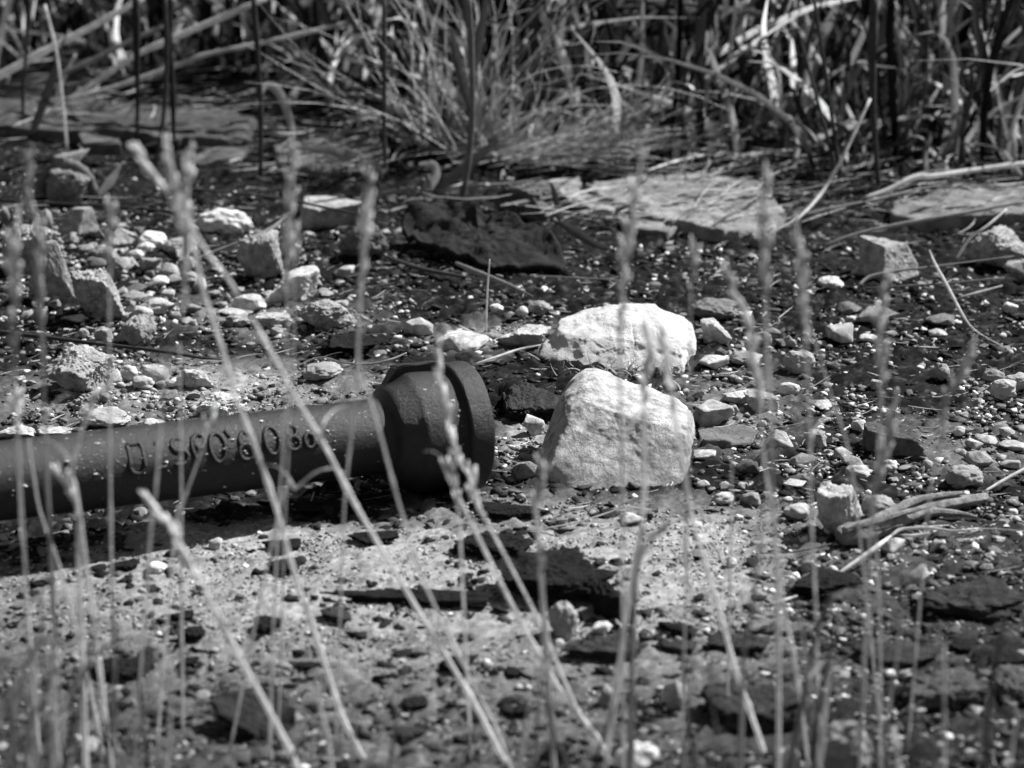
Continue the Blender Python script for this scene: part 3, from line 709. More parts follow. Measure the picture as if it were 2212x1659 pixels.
# curved tilted bark slab lying on the ground, and the black bark slab at the back
def bark(pts, th, name, label, m, rise=0.0, curl=0.02, seed=1, back=0.03):
    """irregular curling sheet of bark with ragged edges; pts = outline in the picture, first half front edge"""
    pts = np.array(pts, float); G_ = np.array([at3(p[0], p[1], p[2]) for p in pts]); c = G_.mean(0)
    n = 44; ang = np.arctan2(G_[:, 1] - c[1], G_[:, 0] - c[0]); o_ = np.argsort(ang); rad = np.hypot(G_[:, 0] - c[0], G_[:, 1] - c[1])[o_]
    phi = np.linspace(-math.pi, math.pi, 120, endpoint=False); Rr = np.interp(phi, ang[o_], rad, period=2 * math.pi); zz = np.interp(phi, ang[o_], G_[o_, 2], period=2 * math.pi)
    Rr = Rr * (1 + .10 * fbm(np.stack((np.cos(phi) * 6, np.sin(phi) * 6, phi * 0), 1), 4, seed, .7))
    rings = np.linspace(0.02, 1, 26); V = []
    for t in rings:
        x = c[0] + t * Rr * np.cos(phi); y = c[1] + t * Rr * np.sin(phi); z = c[2] * (1 - t ** 2) + zz * t ** 2
        z = z + curl * fbm(np.stack((x * 22, y * 30, z * 0), 1), 4, seed + 2, .6) + .006 * np.abs(fbm(np.stack((x * 30, y * 90, z * 0), 1), 3, seed + 4, .6))
        V.append(np.stack((x, y, z), 1))
    top = np.vstack(V); bot = top.copy(); bot[:, 2] -= th * (0.8 + .4 * fbm(top * 40, 2, 4)); V = np.vstack((top, bot)); m0 = len(top); F = []
    for i in range(len(rings) - 1):
        for k in range(120):
            a = i * 120 + k; b = i * 120 + (k + 1) % 120; F.append((a, b, b + 120, a + 120)); F.append((m0 + a + 120, m0 + b + 120, m0 + b, m0 + a))
    for k in range(120):
        a = (len(rings) - 1) * 120 + k; b = (len(rings) - 1) * 120 + (k + 1) % 120; F.append((a, b, m0 + b, m0 + a))
    F.append(tuple(range(120))[::-1]); F.append(tuple(m0 + k for k in range(120)))
    return tag(mesh_obj(name, V, F, m, loc=tuple(c)), label, 'bark')
M_BK = mat('black_bark', 0.018, 0.5, 40, 0.9, 0.7, bscale=150, bdist=0.006)
bark([(868, 490, .035), (890, 440, .075), (950, 432, .08), (1030, 455, .075), (1130, 480, .06), (1200, 518, .045), (1222, 575, .012), (1120, 578, .014), (1010, 556, .02), (930, 528, .025)], .012, 'bark_slab', 'large black ragged slab of bark lying behind the pipe bell', M_BK, curl=.022, seed=3)
bark([(455, 1512, .032), (500, 1495, .036), (600, 1500, .034), (640, 1545, .02), (625, 1590, .004), (560, 1592, .006), (500, 1560, .02)], .010, 'bark_slab', 'dark curled slab of bark tilted up from the pale ground, lower left', mat('bark_surface', 0.02, 0.4, 40, 0.8, 0.8, bdist=0.004), curl=.010, seed=8)

# flat broken paving slabs in front of the grass
def paving(pts, h, tone, label, th=.035, seed=1, name='paving_slab'):
    pts = np.array(pts, float); G_ = np.array([at3(p[0], p[1], h) for p in pts]); n = len(pts)
    out = []
    for i in range(n):
        a, b = G_[i], G_[(i + 1) % n]; k = max(2, int(np.linalg.norm(b - a) / .007))
        for j in range(k): out.append(a + (b - a) * j / k)
    out = np.array(out); c = out.mean(0); d = out - c
    f = 1 + .09 * fbm(out * 28, 5, seed, .75); out = c + d * f[:, None]; m = len(out); rings = list(np.linspace(.02, .98, 22)) + [1.0]; V = []
    for t in rings:
        p = c + (out - c) * t; p[:, 2] += .004 * fbm(p * 16, 4, seed + 3, .6) - (0.004 if t == 1 else 0) - .009 * np.clip(fbm(p * np.array((9, 22, 1)), 4, seed + 8, .6) * 7, -1, 1) * .5; V.append(p)
    p = out.copy(); p[:, 2] -= th * .5; p[:, :2] += (.004 * fbm(p * 60, 2, seed))[:, None]; V.append(p); p = p.copy(); p[:, 2] -= th * .7; V.append(p)
    F = []
    for i in range(len(V) - 1):
        for k in range(m):
            a = i * m + k; b = i * m + (k + 1) % m; F.append((a, b, b + m, a + m))
    F.append(tuple(range(m))[::-1])
    return tag(mesh_obj(name, np.vstack(V), F, mat('paving_surface', tone * .95, .5, 24, 1.0, .95, bscale=90, bdist=.009), loc=tuple(c)), label, 'slab')
paving([(1262, 400), (1395, 382), (1520, 378), (1660, 400), (1680, 440), (1698, 462), (1660, 492), (1560, 500), (1450, 478), (1380, 455), (1300, 425)], .024, .25, 'wide pale flat slab right of centre, streaked with grass shadows', seed=2)
paving([(1180, 392), (1252, 386), (1262, 412), (1335, 440), (1325, 452), (1232, 440), (1212, 418)], .02, .28, 'small pale slab piece left of the wide streaked slab', seed=3)
paving([(1335, 462), (1420, 470), (1470, 492), (1440, 505), (1372, 498), (1340, 482)], .012, .22, 'broken stepped slab piece in front of the wide streaked slab', seed=4)
paving([(1925, 428), (2060, 410), (2240, 405), (2240, 452), (2120, 462), (1990, 470), (1930, 458)], .03, .2, 'pale rough slab at the right below the pale bent reed', seed=5, th=.05)
paving([(-30, 212), (180, 210), (300, 222), (470, 228), (545, 255), (535, 300), (380, 300), (290, 285), (120, 278), (-30, 268)], .03, .085, 'long grey flat slab in the upper left under the reeds', seed=6, th=.05)
paving([(168, 290), (255, 290), (262, 312), (180, 314)], .02, .11, 'small grey step of slab below the long grey slab', seed=7)
paving([(590, 308), (700, 290), (815, 290), (840, 318), (835, 352), (700, 368), (600, 352)], .02, .15, 'grey slab in the middle back under the arching blades', seed=8)
paving([(390, 300), (480, 295), (545, 310), (520, 345), (420, 350)], .01, .12, 'rough grey slab piece between the two grey slabs', seed=9)
paving([(1505, 922), (1600, 912), (1640, 925), (1625, 950), (1520, 958)], .012, .16, 'smooth grey weathered board right of the nearer white block', seed=12, th=.012, name='weathered_board')

# lump of concrete with a curved tile fragment, back left
t_ = empty('concrete_lump', at(148, 437)); tag(t_, 'mossy concrete lump with a curved tile fragment stuck on it, upper left', 'concrete lump')
a_ = S(96, 362, 200, 440, .22, 'rough', None, None, 'lump'); b_ = S(112, 328, 190, 375, .20, 'rough', None, None, 'crown', lift=.05)
for q_ in (a_, b_):
    wl = q_.location.copy(); q_.parent = t_; q_.location = wl - t_.location
base = at(150, 420); P_ = []
for k in range(40):
    a = R(-15 + 200 * k / 39); P_.append(np.array((base[0] + .052 * math.cos(a), base[1] - .03, base[2] + .012 + .060 * math.sin(a))))
V, F = tube(P_, np.full(40, .011) * (1 + .1 * np.sin(np.arange(40) * 1.7)), 10)
mesh_obj('tile_fragment', V, F, mat('tile_surface', .10, .25, 30, .4, .7), t_, loc=tuple(t_.location))

# scattered stones that nothing tells apart, by patch
def patch(cx, cy, rx, ry, n, size, tones, label, group, kinds=('shard', 'shard', 'shard', 'rough', 'shard', 'shard', 'rough'), seed=1):
    rng = np.random.default_rng(seed)
    for i in range(n):
        a, r_ = rng.uniform(0, 6.28), math.sqrt(rng.uniform()); x, y = cx + rx * r_ * math.cos(a), cy + ry * r_ * math.sin(a)
        w_ = size[0] + (size[1] - size[0]) * rng.uniform() ** 1.8; h_ = w_ * rng.uniform(.4, .75)
        tn_, kd_ = float(rng.uniform(*tones)) * .85, kinds[int(rng.integers(len(kinds)))]
        o = S(x - w_ / 2, y - h_, x + w_ / 2, y, tn_, kd_, label, 'stone', 'small_stone', group=group, sub=4, yaw=rng.uniform(-.5, .5)); o['tn'] = tn_; o['kd'] = kd_
patch(230, 600, 250, 105, 92, (12, 46), (.18, .46), 'small pale broken stone filling the gaps of the left rubble heap', 'small stones of the left rubble heap', seed=3)
patch(560, 660, 220, 65, 36, (12, 34), (.2, .48), 'small pale fragment around the faceted stone and concrete lumps', 'small fragments left of centre', seed=4)
patch(300, 860, 330, 60, 36, (10, 34), (.25, .5), 'small pale stone on the gritty strip behind the pipe', 'small stones behind the pipe', seed=5)
patch(1650, 800, 200, 120, 44, (12, 36), (.12, .44), 'small stone in the rubble right of the white blocks', 'small stones right of the blocks', seed=6)
patch(2010, 930, 220, 130, 46, (10, 32), (.15, .42), 'small stone in the pebbly soil at the right', 'small stones at the right', seed=7)
patch(1620, 1040, 170, 60, 20, (12, 32), (.15, .42), 'small stone between the nearer white block and the knobbly rock', 'small stones before the knobbly rock', seed=8)
patch(2060, 1240, 200, 80, 30, (12, 34), (.12, .38), 'small stone in the soil below the driftwood', 'small stones below the driftwood', seed=9)
patch(1950, 1540, 260, 90, 18, (14, 40), (.14, .40), 'small blurred stone in the lower right foreground', 'small stones in the lower right', seed=10)

import re
nick = {}
for h in HEROES:
    if h[2] and not h[3]:
        k = re.split(r",| in front| below| behind| above| left of| right of| under| at | near| lying| standing| beside| between| clinging| with | tucked| cut | leaning| carrying| crossed| crossing| on the| close| touching| cut off| just| right beside| half| in the| around| right behind| from ", h[2])[0].strip()
        nick.setdefault(k, []).append(h)
HN = [(v[0][0], v[0][1], k) for k, v in nick.items() if len(v) == 1 and 2 <= len(k.split()) <= 7]
used = set()
for h in HEROES:
    if not h[3]: continue
    o = h[4]; x, y = h[0], h[1]; tone = o.data.materials[0].name; best = None
    tv = o['tn']; tw = 'dark' if tv < .2 else 'grey' if tv < .3 else 'pale' if tv < .4 else 'whitish'
    kw = {'round': 'rounded', 'angular': 'angular', 'flat': 'flat', 'rough': 'crumbly', 'shard': 'broken'}[o['kd']]
    for hx, hy, k in sorted(HN, key=lambda q_: (q_[0] - x) ** 2 + (2 * (q_[1] - y)) ** 2)[:6]:
        d = ('right of' if x > hx else 'left of') if abs(x - hx) > 1.4 * abs(y - hy) else ('just in front of' if y > hy else 'just behind')
        l_ = 'small %s %s stone %s the %s' % (tw, kw, d, k)
        if l_ not in used: best = l_; break
    used.add(best or l_); o['label'] = best or l_
    del o['tn']; del o['kd']

# ================================================================== driftwood, sticks, straws
def wood(name, label, cat, strands, m, noise=.0015):
    t = empty(name, at(*strands[0][1][0][:2])); tag(t, label, cat)
    for part, pts, rads in strands:
        path = catmull([at3(p[0], p[1], p[2]) for p in pts], 8); rr = np.interp(np.linspace(0, 1, len(path)), np.linspace(0, 1, len(rads)), rads)
        V, F = tube(path, rr, 18); d = fbm(V * np.array((30, 30, 90)), 4, 5, .6); gr = np.sin(np.arange(len(V)) % 18 * 2.1 + V[:, 0] * 9)
        c = np.repeat(path, 18, 0); V = c + (V - c) * (1 + .45 * d + .12 * gr)[:, None]
        mesh_obj(part, V, F, m, t, loc=tuple(t.location))
    return t
M_DW = mat('driftwood_surface', .22, .6, 70, 1.0, .9, bscale=130, bdist=.008)
wood('driftwood', 'gnarled grey driftwood branch with split strands lying at the right', 'driftwood', [
    ('trunk', [(1815, 1162, .016), (1860, 1152, .018), (1925, 1132, .018), (1990, 1102, .018), (2050, 1088, .016), (2130, 1074, .013)], [.010, .014, .012, .010, .008, .006]),
    ('ridge', [(1822, 1146, .030), (1890, 1124, .034), (1940, 1098, .036), (1990, 1078, .034), (2080, 1064, .028)], [.006, .0065, .006, .005, .0025]),
    ('lower_fork', [(1960, 1124, .012), (2005, 1108, .014), (2060, 1108, .012), (2110, 1116, .008)], [.006, .006, .005, .002]),
    ('splinter', [(1870, 1142, .028), (1920, 1118, .034), (1965, 1104, .034), (2010, 1096, .03)], [.002, .004, .0035, .001]),
    ('knot_end', [(1812, 1168, .008), (1824, 1158, .012), (1838, 1150, .014), (1850, 1150, .012)], [.006, .015, .014, .006])], M_DW)
def line(name, label, cat, pts, r, tone, sides=6, n=6, m=None):
    path = catmull([at3(p[0], p[1], p[2] if len(p) > 2 else .006) for p in pts], n)
    rr = np.interp(np.linspace(0, 1, len(path)), np.linspace(0, 1, len(r)), r); rr = rr * (1 + .10 * vnoise(path * 60, 3))
    V, F = tube(path, rr, sides); return tag(mesh_obj(name, V, F, m or M_STRAW(tone), loc=tuple(path[0])), label, cat)
line('straw', 'pale split straw lying diagonally in front of the driftwood', 'straw', [(1809, 1240, .008), (1850, 1212, .016), (1895, 1180, .024), (1924, 1158, .02)], [.002, .0035, .004, .002], .62)
line('straw', 'thin bright straw running up to the right edge from the driftwood tip', 'straw', [(2126, 1062, .012), (2170, 1036, .02), (2222, 1008, .03)], [.002, .0028, .0028], .6)
line('straw', 'long wavy thin straw right of the pale split straw', 'straw', [(1924, 1158, .018), (1950, 1143, .02), (2010, 1141, .018), (2060, 1146, .012), (2130, 1142, .008), (2222, 1148, .006)], [.0025, .003, .003, .0015, .001, .001], .42)
line('straw', 'short flat straw curl below the wavy thin straw', 'straw', [(1935, 1156, .012), (1970, 1157, .012), (2005, 1152, .012), (2025, 1145, .01)], [.001, .0028, .0028, .001], .5)
line('twig', 'thin twig reaching left from the driftwood end', 'twig', [(1640, 1195, .006), (1700, 1194, .008), (1760, 1184, .012), (1806, 1172, .014)], [.0008, .0012, .0015, .0015], .12)
line('straw', 'bright straw splinter lying by the small pebble under vertical stalks', 'straw', [(1660, 1304, .004), (1690, 1297, .008), (1722, 1287, .010)], [.001, .0025, .001], .7)
line('twig', 'pale forked twig reaching from the bell rim to the farther white block', 'twig', [(1025, 788, .012), (1070, 772, .02), (1120, 755, .02), (1168, 745, .025)], [.0025, .0026, .0022, .0012], .62)
line('twig', 'side shoot of the pale twig pointing right beside the farther white block', 'twig', [(1120, 755, .018), (1150, 768, .01), (1166, 778, .006)], [.0018, .0014, .0008], .5)
line('twig', 'bent pale twig lying left of the bell over the domed stone', 'twig', [(640, 792, .006), (690, 772, .014), (740, 783, .014), (800, 786, .014), (845, 776, .02), (878, 762, .02)], [.001, .0016, .0018, .002, .002, .001], .30)
line('stick', 'long dark stick lying across the left rubble', 'stick', [(-10, 716, .02), (110, 730, .02), (230, 745, .018), (330, 756, .016), (430, 772, .012), (480, 776, .006)], [.004, .0042, .004, .0034, .0028, .0015], .07)
line('straw', 'pale woody straw slanting up to the right above the trapezoid lump', 'straw', [(410, 563, .01), (480, 537, .025), (540, 515, .04), (590, 492, .05), (628, 458, .07)], [.0018, .003, .004, .005, .002], .30)
line('straw', 'dark thin stem running from the pale ledge toward the black bark', 'straw', [(330, 398, .04), (450, 412, .04), (600, 428, .05), (720, 452, .05), (850, 480, .05)], [.0015, .003, .003, .003, .0015], .09)
line('straw', 'long dark stem crossing in front of the concrete lump with the tile', 'straw', [(-10, 432, .04), (120, 440, .04), (250, 447, .04), (390, 462, .03), (480, 500, .015)], [.004, .004, .004, .003, .001], .05)
line('straw', 'flat dark blade lying below the black bark slab', 'straw', [(820, 548, .008), (900, 578, .012), (970, 592, .01), (1050, 606, .006)], [.002, .005, .004, .001], .10)
line('straw', 'grey blade slanting down to the right below the black bark slab', 'straw', [(985, 568, .03), (1030, 588, .03), (1090, 612, .018), (1150, 640, .008)], [.003, .006, .005, .0015], .22)
line('straw', 'thin straw behind the farther white block, left of the vertical stalk', 'straw', [(1150, 595, .01), (1250, 600, .012), (1310, 603, .01), (1345, 606, .008)], [.001, .0014, .0014, .001], .3)
line('straw', 'thin straw crossing the pale ground in front of the nearer white block', 'straw', [(1140, 1147, .006), (1230, 1132, .014), (1300, 1112, .02), (1360, 1090, .03)], [.001, .0013, .0013, .001], .5)
line('straw', 'thick pale bent reed lying in front of the right thicket', 'straw', [(1862, 428, .03), (1915, 412, .04), (1975, 384, .06), (2020, 380, .06), (2110, 366, .06), (2222, 352, .06)], [.003, .006, .0065, .006, .005, .006], .60)
line('straw', 'long thin straw under the thick pale bent reed', 'straw', [(1640, 490, .03), (1760, 457, .03), (1895, 430, .04), (2000, 405, .05), (2080, 396, .05)], [.001, .002, .003, .002, .001], .32)
line('straw', 'long grey straw slanting across the dark soil to the right edge', 'straw', [(1775, 530, .01), (1860, 502, .03), (1975, 478, .05), (2090, 458, .06), (2222, 434, .07)], [.001, .003, .004, .004, .003], .32)
line('straw', 'pale straw leaning on the large rock in the upper right', 'straw', [(2068, 556, .02), (2098, 512, .07), (2130, 490, .09), (2174, 452, .11)], [.003, .0028, .003, .0028], .5)
line('straw', 'bright jointed reed lying from the wide slab up into the thicket', 'straw', [(1655, 508, .01), (1722, 472, .03), (1768, 426, .05), (1795, 384, .08), (1822, 337, .12), (1880, 213, .22)], [.002, .003, .004, .004, .0035, .003], .6)
line('stem', 'bent pale stem crossing the soil at the right with a long thin end', 'stem', [(2008, 540, .05), (2020, 570, .05), (2045, 615, .04), (2080, 680, .02), (2108, 715, .008), (2176, 754, .006)], [.001, .003, .0035, .0025, .0015, .001], .5)
line('stem', 'feathery seed stem lying from the leaning pale rock to the right', 'stem', [(1855, 616, .01), (1880, 598, .02), (1935, 586, .03), (2020, 575, .04), (2190, 553, .05)], [.003, .004, .003, .0016, .001], .3)
line('stem', 'second flat seed stem just below the feathery one', 'stem', [(1862, 622, .006), (1930, 619, .02), (2040, 612, .03), (2170, 600, .04)], [.001, .002, .002, .0015], .22)
line('straw', 'short pale straw below the bent stem at the right', 'straw', [(2072, 642, .006), (2110, 632, .01), (2165, 617, .01)], [.0012, .0022, .0012], .5)
line('stem', 'thin upright bare stem standing above the bell', 'stem', [(1051, 717, .0), (1052, 690, .05), (1056, 560, .137)], [.0016, .0015, .0011], .55) if False else None
def upright(name, label, cat, pts, base, r, tone, m=None, sides=6):
    b = at(*base); Y = b[1]; P = [b] + [atY(p[0], p[1], Y + (p[2] if len(p) > 2 else 0)) for p in pts]
    path = catmull(P, 6); rr = np.interp(np.linspace(0, 1, len(path)), np.linspace(0, 1, len(r)), r)
    V, F = tube(path, rr, sides); return tag(mesh_obj(name, V, F, m or M_STRAW(tone), loc=tuple(b)), label, cat)
upright('stem', 'thin upright bare stem standing in the soil above the bell', 'stem', [(1051, 680), (1054, 610), (1058, 560)], (1050, 720), [.0016, .0015, .0015, .0012], .6)

# straw bits, leaf litter (uncountable)
def litter(name, n, ylim, dens, lens, wid, tones, seed, label, m, zlift=.006, xk=.2):
    rng = np.random.default_rng(seed); A = Acc(); c = 0
    while c < n:
        y = rng.uniform(*ylim); x = rng.uniform(-1, 1) * (xk * y + .05)
        if rng.uniform() > dens(np.array([x]), np.array([y]))[0]: continue
        a = rng.normal(0.15, .6); L = lens[0] + (lens[1] - lens[0]) * rng.uniform() ** 2; k = rng.normal(0, .5); P = []
        for t in np.linspace(-.5, .5, 5):
            aa = a + k * t; P.append((x + L * t * math.cos(aa), y + L * t * math.sin(aa), 0))
        P = np.array(P); P[:, 2] = gh(P[:, 0], P[:, 1]) + zlift * rng.uniform(.3, 1.6) + rng.uniform(-.1, .25) * L * np.linspace(-.3, .5, 5)
        wv = wid * rng.uniform(.5, 1.4) * np.array((.4, 1, 1, .9, .3)); V, F = ribbon(P, wv, np.array((rng.normal(0, .3), rng.normal(0, .3), 1)), .3)
        A.add(V, F, rng.uniform(*tones) ** 1.0); c += 1
    o = A.obj(name, m, smooth=False); return tag(o, label, name.replace('_', ' '), kind='stuff')
M_GA = mat('grass_bits', 1.0, .25, 40, .1, .7, attr='tone', translu=.2)
def litd(x, y):
    px, py, _ = proj(x, y, 0); lim = np.interp(px, [0, 560, 900, 1250, 1750, 2212], [215, 225, 400, 385, 400, 400])
    return np.clip((py < lim) * 1.0 + .16 * (py < 500), 0, 1)
litter('straw_bits', 1600, (3.6, 6.0), lambda x, y: np.clip(1.1 - zone_light(x, y), 0.05, 1) * .7, (.01, .06), .0010, (.06, .5), 3, 'short bits of dry straw strewn over the dark soil', M_GA)
def slabd(x, y):
    px, py, _ = proj(x, y, 0.03); return np.clip(1.2 * ell(px, py, 1500, 425, 330, 55) + .9 * ell(px, py, 2080, 425, 160, 45) + ell(px, py, 700, 315, 160, 45) + .5 * ell(px, py, 280, 250, 300, 40), 0, 1) * .8
litter('slab_litter', 650, (5.2, 6.6), slabd, (.01, .16), .0014, (.02, .5), 8, 'dry blades and crumbs lying across the flat slabs', M_GA, zlift=.034)
litter('leaf_litter', 3000, (5.2, 8.6), lambda x, y: litd(x, y), (.03, .26), .0030, (.008, .45), 5, 'mat of fallen dry blades around the foot of the grass', M_GA, zlift=.03)

# ================================================================== background grass
def blade_path(rng, x, y, hgt, lean, drop, n=8):
    a = rng.uniform(0, 6.28); t = np.linspace(0, 1, n); dx = math.cos(a) * lean * t ** 1.7 * hgt; dy = math.sin(a) * lean * t ** 1.7 * hgt * .6
    z = hgt * (t - drop * t ** 3.2)
    wob = .012 * np.sin(t * 6 + rng.uniform(0, 6))
    return np.stack((x + dx + wob, y + dy, gz(x, y) + z), 1)
def thicket(name, n, ylim, hr, wid, tones, seed, label, m, dens=None, lean=.35, xk=.21):
    
    rng = np.random.default_rng(seed); A = Acc(); c = 0
    while c < n:
        y = ylim[0] + (ylim[1] - ylim[0]) * rng.uniform() ** 1.1; x = rng.uniform(-1, 1) * (xk * y + .1)
        if dens and rng.uniform() > dens(x, y): continue
        P = blade_path(rng, x, y, rng.uniform(*hr), abs(rng.normal(0, lean)), rng.uniform(0, .55)); t = np.linspace(0, 1, len(P))
        wv = wid * rng.uniform(.5, 1.5) * np.clip(np.minimum(.5 + t * 3, (1 - t) * 1.8), .04, 1)
        V, F = ribbon(P, wv, np.array((rng.normal(0, .6), -1, rng.normal(0, .3))), .3)
        u = rng.uniform(); A.add(V, F, tones[0] + (tones[1] - tones[0]) * u ** 2.0); c += 1
    return tag(A.obj(name, m, smooth=True), label, 'grass', kind='stuff')
M_X = None
def edge(x, y):
    px, py, _ = proj(x, y, 0)
    lim = np.interp(px, [0, 250, 560, 900, 1200, 1650, 1760, 2212], [190, 200, 205, 320, 350, 355, 400, 385])
    front = np.interp(px, [0, 250, 560, 900], [150, 150, 190, 320])
    return (1.0 if py < front else .4) if py < lim else .0
M_GB = mat('grass_blades', 1.0, .3, 25, .1, .5, attr='tone', translu=.5)
thicket('green_grass_thicket', 2600, (5.3, 8.8), (.25, .95), .0075, (.003, .05), 21, 'dense dark green blades filling the whole background', M_GB, edge)
thicket('dry_grass_thicket', 3000, (5.35, 8.4), (.10, .62), .0066, (.02, .95), 22, 'pale dry blades and stems mixed through the background grass', M_GB, edge, lean=1.1)
thicket('short_grass', 2800, (5.3, 7.6), (.04, .24), .0050, (.015, .6), 23, 'short broken blades at the foot of the background grass', M_GB, edge, lean=.9)

# fine tuft, fanned up and swept flat to the right
def tuft():
    rng = np.random.default_rng(5); b = at(1010, 345); t_ = empty('grass_tuft', b); tag(t_, 'fine wiry grass tuft fanning up and sweeping flat to the right, top centre', 'grass tuft')
    for part, n, mu_, sd_, L0, L1, up in (('upright_blades', 120, 96, 34, .2, .6, 1.0), ('swept_blades', 170, 10, 14, .25, .62, .32)):
        A = Acc()
        for i in range(n):
            a = R(rng.normal(mu_, sd_)); L = rng.uniform(L0, L1); x0 = b[0] + rng.normal(0, .055); y0 = b[1] + rng.normal(0, .04); t = np.linspace(0, 1, 8)
            yaw = rng.normal(0, .5); bend = rng.normal(0, .8)
            aa = a + bend * t; dx = np.cumsum(np.cos(aa)) / 8 * L; dz = np.cumsum(np.sin(aa)) / 8 * L
            if part == 'swept_blades': dz = np.abs(dz) * .5 + .01
            P = np.stack((x0 + dx, y0 + np.sin(yaw) * t * L * .5, b[2] + np.maximum(dz, .004)), 1)
            V, F = tube(P, .0009 * (1.2 - t) + .0003, 4); A.add(V, F, rng.uniform(.15, .85))
        A.obj(part, M_GA, t_, loc=tuple(b))
tuft()

def sprigs():
    rng = np.random.default_rng(15); b = at(1400, 815); t_ = empty('grass_tuft', b); tag(t_, 'small tuft of short dry wisps in the gap between the two white blocks', 'grass tuft')
    for part, cx, n, sp_ in (('dry_wisps', 1400, 60, .035), ('thin_rootlets', 1260, 26, .05)):
        A = Acc(); c = at(cx, 812)
        for i in range(n):
            a = R(rng.uniform(10, 170)); L = rng.uniform(.015, .045); p0 = np.array((c[0] + rng.normal(0, sp_), c[1] + rng.normal(0, .012), c[2])); t = np.linspace(0, 1, 6)
            bend = rng.normal(0, .9); aa = a + bend * t; P = p0 + np.stack((np.cumsum(np.cos(aa)) / 6 * L, -np.abs(rng.normal(0, .3)) * L * t, np.abs(np.cumsum(np.sin(aa))) / 6 * L), 1)
            V, F = tube(P, .0007 * (1.1 - t) + .0002, 4); A.add(V, F, rng.uniform(.15, .6))
        A.obj(part, M_GA, t_, loc=tuple(b))
sprigs()

# single stems and blades of the background that stand out
def bline(name, label, cat, pts, r, tone, Y0, Y1=None, m=None, leaf=False, kinds=M_STRAW, ground_first=True):
    n = len(pts); Y1 = Y1 or Y0; P = []
    for i, p in enumerate(pts):
        Y = Y0 + (Y1 - Y0) * i / max(1, n - 1); P.append(atY(p[0], p[1], Y))
    if ground_first: P = P[:-1] + [P[-1]] if P[-1][2] < gz(P[-1][0], P[-1][1]) + .02 else P + [np.array((P[-1][0] + (P[-1][0] - P[-2][0]) * .3, P[-1][1], gz(P[-1][0], P[-1][1])))]
    path = catmull(P, 6); rr = np.interp(np.linspace(0, 1, len(path)), np.linspace(0, 1, len(r)), r)
    if leaf: V, F = ribbon(path, rr, np.array((.25, -1, .1)), .35)
    else:
        # swollen joints along the stem
        rr = rr * (1 + .25 * np.exp(-((np.arange(len(path)) % 9 - 4) / .6) ** 2)); V, F = tube(path, rr, 7)
    b = P[-1]; return tag(mesh_obj(name, V, F, m or kinds(tone), loc=tuple(b)), label, cat)
Ybk = lambda px, py: at(px, py)[1]
for label, pts, r, tone, Y in [
 ('brightest pale reed leaning across the upper left corner', [(310, -5), (200, 57), (103, 107), (0, 163), (-60, 195)], [.006, .007, .008, .009, .009], .62, 6.05),
 ('long pale reed slanting down left, second of the leaning reeds', [(575, -4), (450, 50), (350, 93), (287, 123), (200, 182), (110, 240)], [.006, .007, .007, .006, .006, .005], .55, 6.0),
 ('dull grey reed slanting between the two brightest leaning reeds', [(400, 40), (300, 80), (200, 130), (130, 160), (60, 185)], [.004, .005, .006, .005, .004], .28, 6.1),
 ('lowest leaning pale reed, reaching right past the dark stems', [(745, 50), (600, 85), (450, 117), (377, 143), (250, 187), (133, 217)], [.004, .005, .005, .006, .005, .004], .45, 5.95),
]: bline('reed', label, 'reed', pts, r, tone, Y, ground_first=False)
